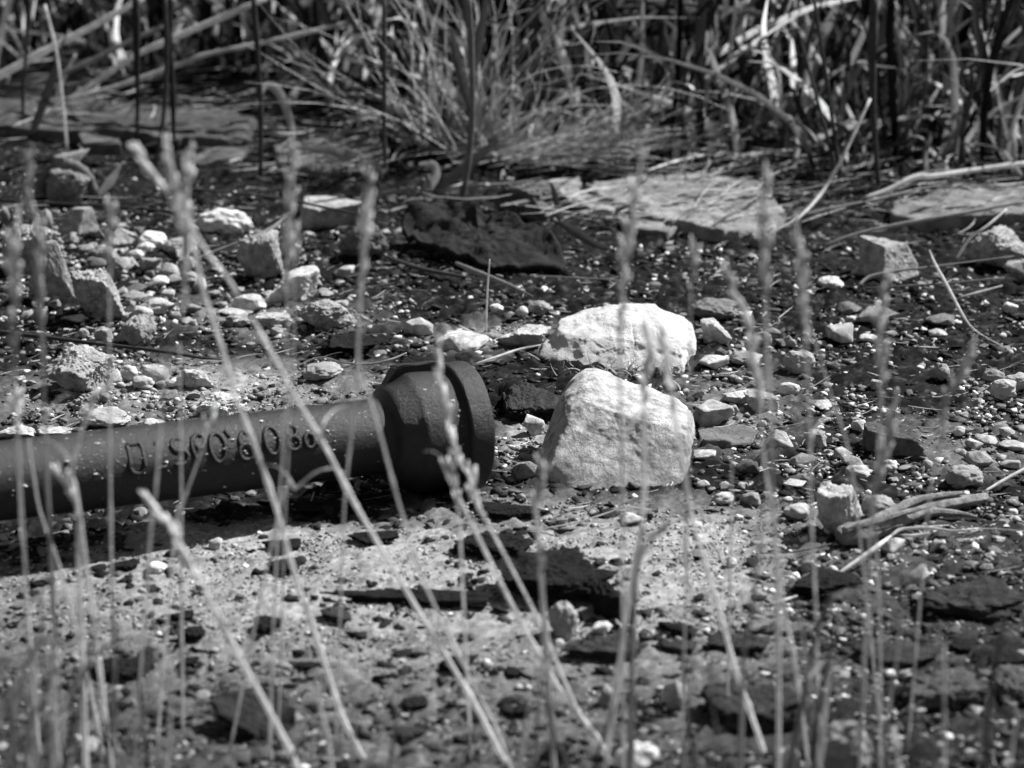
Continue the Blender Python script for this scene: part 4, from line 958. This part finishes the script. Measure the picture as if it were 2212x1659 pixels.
for label, pts, r, tone in [
 ('thin pale upright reed standing before the long grey slab', [(97, 10), (123, 117), (137, 233), (145, 322)], [.004, .004, .004, .004], .55),
 ('short pale broken reed beside the thin upright one', [(163, 117), (140, 165), (112, 236)], [.004, .005, .004], .42),
 ('dark upright stem at the far left', [(64, -5), (58, 90), (50, 200), (50, 296)], [.005, .005, .005, .005], .05),
 ('thick dark upright stem with a wide sheath, left of the dark pair', [(293, -5), (294, 60), (297, 200), (296, 318)], [.010, .013, .006, .006], .035),
 ('thick dark upright stem, right one of the dark pair', [(368, -5), (366, 80), (373, 200), (375, 330)], [.009, .009, .008, .006], .03),
 ('dark leaning stem close left of the thick right one of the pair', [(356, -5), (360, 120), (352, 260), (336, 350)], [.007, .007, .006, .005], .05),
 ('dark upright stem in the upper middle left', [(547, -5), (556, 110), (563, 230), (563, 382)], [.008, .008, .007, .006], .045),
 ('slim dark stem rising left of the fine tuft', [(829, -5), (830, 150), (830, 300), (833, 390)], [.006, .007, .006, .005], .06),
 ('pale-sheathed thick stem in front of the fine tuft', [(1012, -5), (1018, 120), (1020, 233), (1012, 340), (996, 436)], [.009, .009, .008, .010, .009], .13),
 ('dark slanting stem, leftmost of the right fan of stems', [(1722, 60), (1755, 180), (1788, 300), (1812, 410)], [.004, .005, .006, .006], .06),
 ('dark stem, middle of the right fan of stems', [(1758, -5), (1794, 233), (1806, 320), (1818, 412)], [.005, .006, .006, .006], .05),
 ('tall dark upright stem right of the fan', [(1888, -5), (1884, 120), (1886, 250), (1898, 408)], [.012, .013, .009, .006], .05),
 ('slim dark stem between the right fan and the right edge', [(2005, 33), (1998, 200), (1986, 336)], [.005, .006, .006], .07),
 ('pale upright stem left of the right fan of stems', [(1590, 0), (1575, 120), (1560, 240), (1556, 330)], [.005, .005, .005, .005], .26),
 ('bright pale broken stem standing at the back edge of the wide slab', [(1478, 210), (1480, 270), (1482, 335)], [.004, .005, .004], .6),
 ('short bright stub leaning at the back edge of the wide slab', [(1490, 330), (1478, 355), (1468, 382)], [.004, .005, .005], .6),
 ('pale thin stem left of the tall dark upright stem', [(1574, 210), (1582, 280), (1592, 352)], [.004, .005, .004], .42),
 ('grey broad stem near the right edge', [(2158, 165), (2160, 250), (2158, 320), (2145, 345)], [.010, .010, .009, .006], .16),
 ('thick grey stem slanting up near the right edge', [(2090, 180), (2160, 255), (2222, 330)], [.006, .010, .012], .10),
]: bline('reed', label, 'reed', pts, [q_ * .72 for q_ in r], tone * (1.5 if tone < .1 else 1.2), Ybk(pts[-1][0], pts[-1][1]))
for label, pts, r, tone, Y in [
 ('wide dark blade slanting down at the upper left', [(142, 75), (110, 180), (80, 260), (63, 305)], [.001, .010, .009, .004], .045, None),
 ('arching pale blade bent over right of the dark upright stem', [(556, 228), (572, 186), (600, 196), (622, 245), (636, 300), (635, 345), (626, 390)], [.002, .007, .010, .008, .005, .006, .003], .36, 5.85),
 ('pale pointed blade rising above the arching blade', [(664, 148), (645, 190), (615, 232)], [.002, .008, .010], .5, 6.1),
 ('broad grey blade arching down left of the fine tuft', [(640, 320), (700, 322), (760, 340), (830, 376)], [.003, .010, .012, .006], .22, 5.6),
 ('pale curled blade standing behind the black bark slab', [(905, 355), (935, 355), (942, 380), (925, 415)], [.003, .008, .009, .005], .40, None),
 ('dark blade slanting from the tuft to the black bark slab', [(1075, 300), (1020, 350), (960, 395), (935, 420)], [.004, .012, .010, .005], .05, None),
 ('broad dark blade crossing the foot of the fine tuft', [(1170, 262), (1060, 282), (950, 302), (880, 318)], [.002, .005, .005, .003], .09, 5.9),
 ('left wide blade clasping the pale-sheathed stem', [(975, 60), (985, 120), (1003, 190), (1016, 235)], [.003, .010, .010, .006], .09, 5.55),
 ('right wide blade clasping the pale-sheathed stem', [(1050, -5), (1040, 60), (1030, 120), (1020, 170)], [.006, .009, .009, .005], .07, 5.55),
 ('small dark blade standing in front of the wide slab', [(1190, 395), (1198, 420), (1210, 470), (1206, 478)], [.002, .006, .007, .004], .07, None),
 ('dark blade lying along the soil below the wide slab', [(1205, 478), (1240, 500), (1285, 528), (1330, 542)], [.004, .010, .007, .002], .09, None),
 ('pale triangular blade slanting right out of the fan of stems', [(1990, 265), (1930, 300), (1890, 322), (1825, 350)], [.002, .009, .010, .005], .55, 6.0),
 ('long pale blade crossing the right thicket', [(1962, 115), (2010, 150), (2080, 192), (2150, 230)], [.003, .009, .008, .003], .33, 6.3),
 ('bright ragged dry blade rising in the right thicket', [(2020, 60), (2000, 110), (1975, 180), (1945, 260)], [.004, .010, .012, .006], .60, 6.5),
 ('bright crumpled blade in the middle of the right thicket', [(1830, 145), (1815, 190), (1800, 230), (1795, 255)], [.004, .012, .010, .003], .62, 6.3),
 ('short bright dry blade low in the right thicket', [(1722, 215), (1708, 240), (1696, 275)], [.003, .009, .006], .6, 6.2),
 ('wide blade with a bright tip near the right edge', [(2055, 285), (2020, 315), (1990, 345)], [.010, .012, .006], .5, 6.1),
 ('curled pale leaf at the right edge of the thicket', [(2165, 250), (2195, 275), (2225, 290)], [.008, .020, .018], .36, 6.0),
 ('grey blade curving at the left of the fine tuft', [(832, 20), (800, 90), (790, 150)], [.004, .009, .008], .2, 6.3),
 ('pale blade lying by the concrete lump with the tile', [(262, 352), (238, 392), (206, 428)], [.002, .010, .003], .28, None),
]: bline('reed_leaf', label, 'grass blade', pts, r, tone, Y or Ybk(pts[-1][0], pts[-1][1]), leaf=True, kinds=M_LEAF, ground_first=False)

# ================================================================== foreground stalks with seed heads
def seed_head(path, L, n, rng, size, parent, loc, m, name='seed_head'):
    d = np.concatenate(([0], np.cumsum(np.linalg.norm(np.diff(path, axis=0), axis=1)))); A = Acc(); D1, F1 = ico(1); F1 = [tuple(f) for f in F1]
    for i in range(n):
        s = L * (i + rng.uniform(0, .8)) / n; p = np.array([np.interp(s, d, path[:, k]) for k in range(3)]); q_ = np.array([np.interp(s + .01, d, path[:, k]) for k in range(3)])
        t = p - q_; t /= np.linalg.norm(t) + 1e-9; side = np.array((rng.normal(), rng.normal(), 0)); side /= np.linalg.norm(side) + 1e-9
        ax_ = t + side * rng.uniform(.1, .4); ax_ /= np.linalg.norm(ax_); u = np.cross(ax_, (0, 1, .3)); u /= np.linalg.norm(u); v = np.cross(ax_, u)
        k_ = math.sin(math.pi * (0.12 + 0.8 * (i + .5) / n)) * .7 + .35; l, r_ = size * k_ * rng.uniform(.8, 1.3), size * .22 * k_ * rng.uniform(.8, 1.2)
        V = D1[:, [0]] * l * ax_ + D1[:, [1]] * r_ * u + D1[:, [2]] * r_ * v + p + side * r_ * 1.1 + ax_ * l * .6; A.add(V, F1)
    A.obj(name, m, parent, loc)
FGN = 0
def stalk(label, pts, Y, r=.0013, tone=.5, head=0.0, hs=.007, dY=.0, group=None, nodes=True):
    """pts from the top down in the picture; stands at depth Y; runs on down to the ground"""
    Y = Y - .22 if Y > 3.05 else Y - .08
    global FGN; FGN += 1; rng = np.random.default_rng(500 + FGN)
    n = len(pts); P = [atY(p[0], p[1], Y - dY * (1 - i / (n - 1))) for i, p in enumerate(pts)]
    g = gz(P[-1][0], P[-1][1])
    if P[-1][2] > g + .01:
        d = P[-1] - P[-2]; k = (P[-1][2] - g) / max(1e-3, -d[2]); k = min(k, 5); e = P[-1] + d * k * np.array((.75, .5, 1)); e[2] = g - .004; P.append(e)
    path = catmull(P, 7); t = np.linspace(0, 1, len(path)); rr = r * (.55 + .6 * t)
    if nodes: rr = rr * (1 + .5 * np.exp(-((np.arange(len(path)) % 15 - 9) / .7) ** 2))
    V, F = tube(path, rr, 7); b = path[-1]; t_ = empty('grass_stalk', b); tag(t_, label, 'grass stalk', group)
    m = M_STRAW(tone); mesh_obj('stem', V, F, m, t_, loc=tuple(b))
    if FGN % 3 == 0 and n >= 4 and r > .0014:
        k0 = int(len(path) * .62); p0 = path[k0]; sg = 1 if FGN % 2 else -1; tt = np.linspace(0, 1, 9); Ln = rng.uniform(.05, .10)
        LP = p0 + np.stack((sg * Ln * .55 * tt ** 1.3, -.01 * tt, Ln * (tt - .45 * tt ** 2.6)), 1)
        V2, F2 = ribbon(LP, .0016 * np.clip(1.1 - tt, .1, 1), np.array((.2, -1, .2)), .3); mesh_obj('leaf', V2, F2, m, t_, loc=tuple(b))
    if head: seed_head(path, head, int(head / .0060), rng, hs, t_, tuple(b), M_STRAW(min(.75, tone * 1.05)))
    return t_
LBLOB = 'blurred seeding stalk, one of the bunch along the left edge'; GB = 'stalks bunched along the left edge'
for label, pts, Y, r, tone, head, dY, grp in [
 ('blurred vertical stalk with a long seed head by the left edge', [(66, 330), (64, 400), (72, 480), (86, 600), (95, 800), (98, 960), (106, 1160)], 3.25, .0016, .34, .17, .05, None),
 ('blurred pale stalk nearest the left edge, seed head beside the knobbly stone', [(38, 455), (26, 540), (30, 700), (36, 900), (48, 1130), (58, 1300)], 3.15, .0018, .42, .16, .05, None),
 ('faint stalk crossing the long concrete wedge at the left', [(92, 480), (84, 600), (90, 760), (96, 900), (104, 1050)], 3.25, .0016, .30, .12, 0, None),
 ('bright narrow stalk in front of the left end of the pipe', [(35, 846), (43, 1106), (55, 1240), (67, 1390)], 3.3, .0016, .60, .05, 0, None),
 ('slanting pale stalk crossing the left pipe end down to the right', [(62, 950), (72, 1020), (87, 1106), (123, 1206), (147, 1293), (180, 1420)], 3.3, .0018, .50, 0, 0, None),
 ('pale stalk with a bright blunt head over the grey boulder', [(224, 836), (204, 870), (186, 905), (168, 960), (155, 1030), (172, 1110)], 3.2, .0019, .58, .05, 0, None),
 ('pale forked stalk over the left part of the pipe', [(123, 1015), (148, 1060), (168, 1100), (170, 1160), (172, 1250)], 3.2, .0024, .55, .06, 0, None),
 ('straight vertical stalk left of the pipe lettering', [(236, 433), (238, 560), (236, 700), (238, 1000), (242, 1300)], 3.3, .0017, .42, .07, .04, None),
 ('long diagonal stalk running from upper left to the bottom middle', [(290, 316), (330, 370), (393, 456), (453, 553), (500, 613), (600, 786), (622, 832), (700, 960), (777, 1106), (930, 1363), (1027, 1523), (1097, 1659)], 3.3, .0020, .60, .07, .1, None),
 ('diagonal stalk left of the longest one, crossing the pipe lettering', [(418, 312), (404, 380), (400, 450), (427, 573), (443, 640), (477, 743), (507, 850), (547, 953), (593, 1087), (640, 1250), (700, 1430), (737, 1540), (785, 1640)], 3.3, .0021, .58, .14, .1, None),
 ('blurred stalk with drooping seed head left of the lettering', [(362, 300), (366, 350), (378, 400), (395, 500), (397, 653), (370, 737), (353, 853), (337, 1053), (322, 1190)], 3.2, .0017, .46, .19, .05, None),
 ('thin vertical stalk crossing the letters at the left', [(388, 740), (390, 900), (392, 1095), (392, 1300)], 3.35, .0017, .44, 0, 0, None),
 ('short stalk with a white tip crossing the pipe letters', [(458, 890), (440, 950), (427, 997), (408, 1050), (393, 1093), (378, 1150)], 3.3, .0013, .62, .03, 0, None),
 ('vertical stalk with a slim seed head over the pipe, left of a twin', [(634, 310), (628, 420), (622, 545), (618, 850), (610, 1000), (600, 1106), (597, 1206), (588, 1406)], 3.3, .0016, .44, .17, .05, None),
 ('twin of the vertical stalk over the pipe, slightly to the right', [(634, 480), (636, 700), (628, 850), (622, 1000), (614, 1160)], 3.35, .0013, .38, .05, 0, None),
 ('stalk curving down to the left of the bell over the barrel', [(790, 366), (796, 400), (790, 480), (780, 586), (774, 700), (767, 853), (747, 1053), (740, 1180)], 3.3, .0015, .42, .15, .05, None),
 ('long stalk passing left of the bell down to the bottom middle', [(803, 430), (786, 520), (780, 640), (775, 790), (797, 853), (830, 970), (867, 1106), (923, 1273), (1013, 1460), (1075, 1580)], 3.25, .0018, .50, .08, .1, None),
 ('stalk with a bright knotted seed head in front of the bell', [(948, 730), (950, 790), (957, 850), (968, 920), (982, 980), (974, 1000), (982, 1050), (990, 1110), (996, 1200)], 3.3, .0016, .66, .19, 0, None),
 ('bright bare stalk rising in front of the bell bottom', [(950, 990), (975, 1045), (1003, 1100), (1113, 1320), (1213, 1496), (1285, 1585)], 3.3, .0021, .64, 0, 0, None),
 ('stalk with a forked dangling head in front of the rim', [(985, 985), (1002, 1010), (1018, 1040), (1030, 1090), (1053, 1130), (1153, 1320), (1213, 1456), (1300, 1655)], 3.3, .0019, .55, .08, 0, None),
 ('tall vertical stalk crossing both white blocks on their left half', [(1390, 330), (1376, 400), (1358, 500), (1350, 580), (1343, 660), (1340, 786), (1345, 1106), (1345, 1400), (1346, 1655)], 3.2, .0018, .44, .22, .05, None),
 ('bright stalk standing in front of the right half of the white blocks', [(1395, 700), (1401, 780), (1392, 860), (1392, 1000), (1388, 1120), (1366, 1240)], 3.25, .0020, .60, .11, 0, None),
 ('long bright diagonal stalk from the white blocks to the bottom right', [(1425, 703), (1438, 780), (1450, 853), (1475, 1000), (1492, 1106), (1525, 1223), (1555, 1326), (1592, 1456), (1625, 1550), (1662, 1659)], 3.3, .0022, .64, .10, 0, None),
 ('faint vertical stalk along the right ends of the white blocks', [(1493, 530), (1492, 700), (1490, 900), (1485, 1106), (1480, 1320)], 3.3, .0015, .36, .05, 0, None),
 ('seeding stalk slanting right beside the white blocks', [(1565, 575), (1590, 640), (1612, 700), (1625, 760), (1638, 860), (1652, 1000), (1674, 1150), (1692, 1300), (1722, 1460)], 3.25, .0019, .48, .20, .05, None),
 ('vertical stalk immediately right of the seeding slanting one', [(1652, 370), (1654, 500), (1655, 700), (1665, 900), (1672, 1106), (1680, 1300), (1682, 1500)], 3.2, .0020, .44, .14, .05, None),
 ('stalk with a dense grey head in the right half, above the cube-like stone', [(1716, 470), (1728, 540), (1738, 600), (1735, 690), (1744, 800), (1750, 953), (1752, 1106), (1762, 1310)], 3.25, .0018, .44, .16, .05, None),
 ('thin stalk leaning right from the dense grey head', [(1735, 580), (1745, 690), (1768, 760), (1800, 870), (1828, 955), (1846, 1060)], 3.35, .0015, .38, .05, 0, None),
 ('vertical stalk in the pebbly right area with a knobby head', [(1920, 586), (1912, 640), (1900, 700), (1906, 800), (1898, 950), (1890, 1106), (1900, 1323), (1902, 1506)], 3.25, .0016, .42, .15, 0, None),
 ('short blurred stalk with a broad head near the driftwood', [(1932, 865), (1922, 920), (1912, 970), (1888, 1053), (1880, 1130), (1876, 1220)], 3.2, .0019, .36, .12, 0, None),
 ('faint curved seeding stalk over the right pebbles', [(2100, 740), (2078, 800), (2055, 850), (2040, 903), (2022, 1010), (2008, 1075), (1998, 1180)], 3.3, .0014, .38, .13, 0, None),
 ('short vertical stalk right of the nearer white block foot', [(1581, 990), (1580, 1100), (1578, 1210)], 3.4, .0017, .42, 0, 0, None),
 ('dark bent blade hooked over in the lower right', [(1843, 1287), (1815, 1287), (1793, 1295), (1775, 1335), (1757, 1395)], 3.0, .0024, .14, 0, 0, None),
 ('thick dark stalk rising from the bottom right', [(1812, 1340), (1798, 1390), (1787, 1433), (1767, 1540), (1755, 1659)], 2.95, .0026, .09, 0, 0, None),
 ('small pale side blade on the thick dark stalk', [(1832, 1430), (1815, 1446), (1793, 1452), (1786, 1500)], 2.98, .0020, .40, 0, 0, None),
 ('bright blurred stalk slanting up right from the lower left corner', [(258, 1364), (228, 1396), (200, 1428), (160, 1485), (122, 1573), (110, 1659)], 2.95, .0026, .50, .04, 0, None),
 ('blurred arching stalk at the lower left corner', [(88, 1385), (68, 1420), (50, 1456), (32, 1540), (22, 1659)], 2.9, .0028, .46, .03, 0, None),
 ('blurred upright stalk right of the arching corner stalk', [(64, 1400), (76, 1450), (80, 1520), (66, 1600), (60, 1659)], 2.9, .0024, .40, 0, 0, None),
 ('pale blurred vertical stalk in the lower left bunch', [(115, 1390), (113, 1450), (114, 1540), (128, 1659)], 2.9, .0030, .40, .05, 0, None),
 ('thick pale stalk with a bright head in front of the lower left ground', [(315, 1070), (345, 1110), (378, 1150), (400, 1206), (433, 1256), (467, 1320), (520, 1426), (580, 1533), (643, 1659)], 3.1, .0024, .56, .12, 0, None),
 ('slim stalk slanting right at the lower left', [(193, 1466), (213, 1520), (233, 1573), (277, 1659)], 3.0, .0018, .34, 0, 0, None),
 ('pale blurred stub standing at the bottom, left of the middle', [(688, 1480), (692, 1530), (705, 1580), (716, 1659)], 2.95, .0020, .44, 0, 0, None),
 ('dark thin stalk crossing the pale ground at the bottom middle', [(1154, 1433), (1172, 1500), (1200, 1590), (1230, 1659)], 3.0, .0019, .10, 0, 0, None),
 ('grey vertical stalk right of the long bright diagonal', [(1648, 1120), (1636, 1220), (1625, 1306), (1605, 1440), (1602, 1560)], 3.1, .0020, .22, 0, 0, None),
 ('faint stalk slanting right over the rough crust mound', [(1722, 1300), (1734, 1370), (1742, 1440), (1756, 1540)], 3.1, .0018, .30, 0, 0, None),
 ('curved faint stalk at the lower right', [(1950, 1206), (1960, 1266), (1948, 1320), (1940, 1406), (1922, 1523)], 3.15, .0015, .34, 0, 0, None),
 ('dark blurred stalk near the lower right corner', [(2168, 1340), (2158, 1400), (2140, 1506), (2130, 1620)], 2.95, .0022, .08, 0, 0, None),
 ('pale hooked stem rising over the pipe foot, left of the bell', [(745, 1022), (715, 1012), (680, 1022), (640, 1055), (605, 1095)], 3.3, .0015, .46, 0, 0, None),
 ('pale leafy tip standing over the foot of the nearer white block', [(1165, 990), (1170, 1040), (1156, 1090), (1166, 1200)], 3.2, .0022, .44, .06, 0, None),
 ('pale blade leaning right at the lower middle', [(1440, 1130), (1412, 1158), (1390, 1190), (1372, 1250), (1366, 1400)], 3.1, .0020, .42, .03, 0, None),
 ('vertical faint stalk through the middle foreground', [(1172, 1180), (1168, 1260), (1175, 1330), (1172, 1440), (1160, 1560)], 3.05, .0016, .34, .04, 0, None),
 ('right companion of the tall vertical stalk, low in front', [(1392, 1130), (1376, 1240), (1368, 1400), (1366, 1560)], 3.1, .0022, .34, 0, 0, None),
 ('vertical stalk between the white blocks and the long diagonal, low', [(1480, 1150), (1492, 1280), (1500, 1400), (1484, 1560)], 3.0, .0016, .28, 0, 0, None),
 ('pale blurred stalk at the bottom right of the thick dark one', [(1940, 1590), (1938, 1630), (1942, 1680)], 2.9, .0026, .44, .03, 0, None),
]: stalk(label, pts, Y, r * (min(1.35, .0032 / r) if r >= .002 else .95), (min(.7, tone * 1.28) if tone > .25 else tone * 1.6), head * 1.1, hs=.012, dY=dY, group=grp)
# low blurred blades along the bottom edge
rngb = np.random.default_rng(77)
clump = [(30, 90), (48, -30), (75, 60), (105, 150), (130, -20), (155, 90), (178, 40), (205, -60), (232, 80), (262, 20), (300, 110), (15, 30)]
for i, (x, dx) in enumerate(clump):
    w_ = ('first', 'second', 'third', 'fourth', 'fifth', 'sixth', 'seventh', 'eighth', 'ninth', 'tenth', 'eleventh')
    x = sorted(c[0] for c in clump)[i]
    stalk('blurred arching blade in the lower left corner clump, ' + (w_[i] + ' from the left' if i < 11 else 'the rightmost one'), [(x + dx, 1659 - rngb.uniform(150, 420)), (x + dx * .35, 1560), (x, 1668)], 2.72 + rngb.uniform(0, .12), rngb.uniform(.0014, .0024), float(rngb.choice([.06, .15, .3, .42])), 0, group='arching blades in the lower left corner')
for i in range(22):
    x = (20, 60, 140, 180, 250, 320, 360, 560, 620, 760, 840, 1000, 1120, 1280, 1420, 1500, 1560, 1850, 1960, 2040, 2110, 2180)[i]
    top = 1659 - rngb.uniform(60, 260); dx = rngb.normal(0, 40)
    lab = ('short blurred blade at the bottom edge, %s from the %s' % (('leftmost', 'second', 'third', 'fourth', 'fifth', 'sixth', 'seventh', 'eighth', 'ninth', 'tenth', 'eleventh')[i if i < 11 else 21 - i], 'left' if i < 11 else 'right')).replace('leftmost from the left', 'the leftmost').replace('leftmost from the right', 'the rightmost')
    t_ = stalk(lab, [(x + dx, top), (x + dx * .5, (top + 1659) / 2), (x, 1665)], 2.75 + rngb.uniform(0, .2), rngb.uniform(.0012, .0026), float(rngb.choice([.08, .2, .36, .5])), 0, group='low blades along the bottom edge')
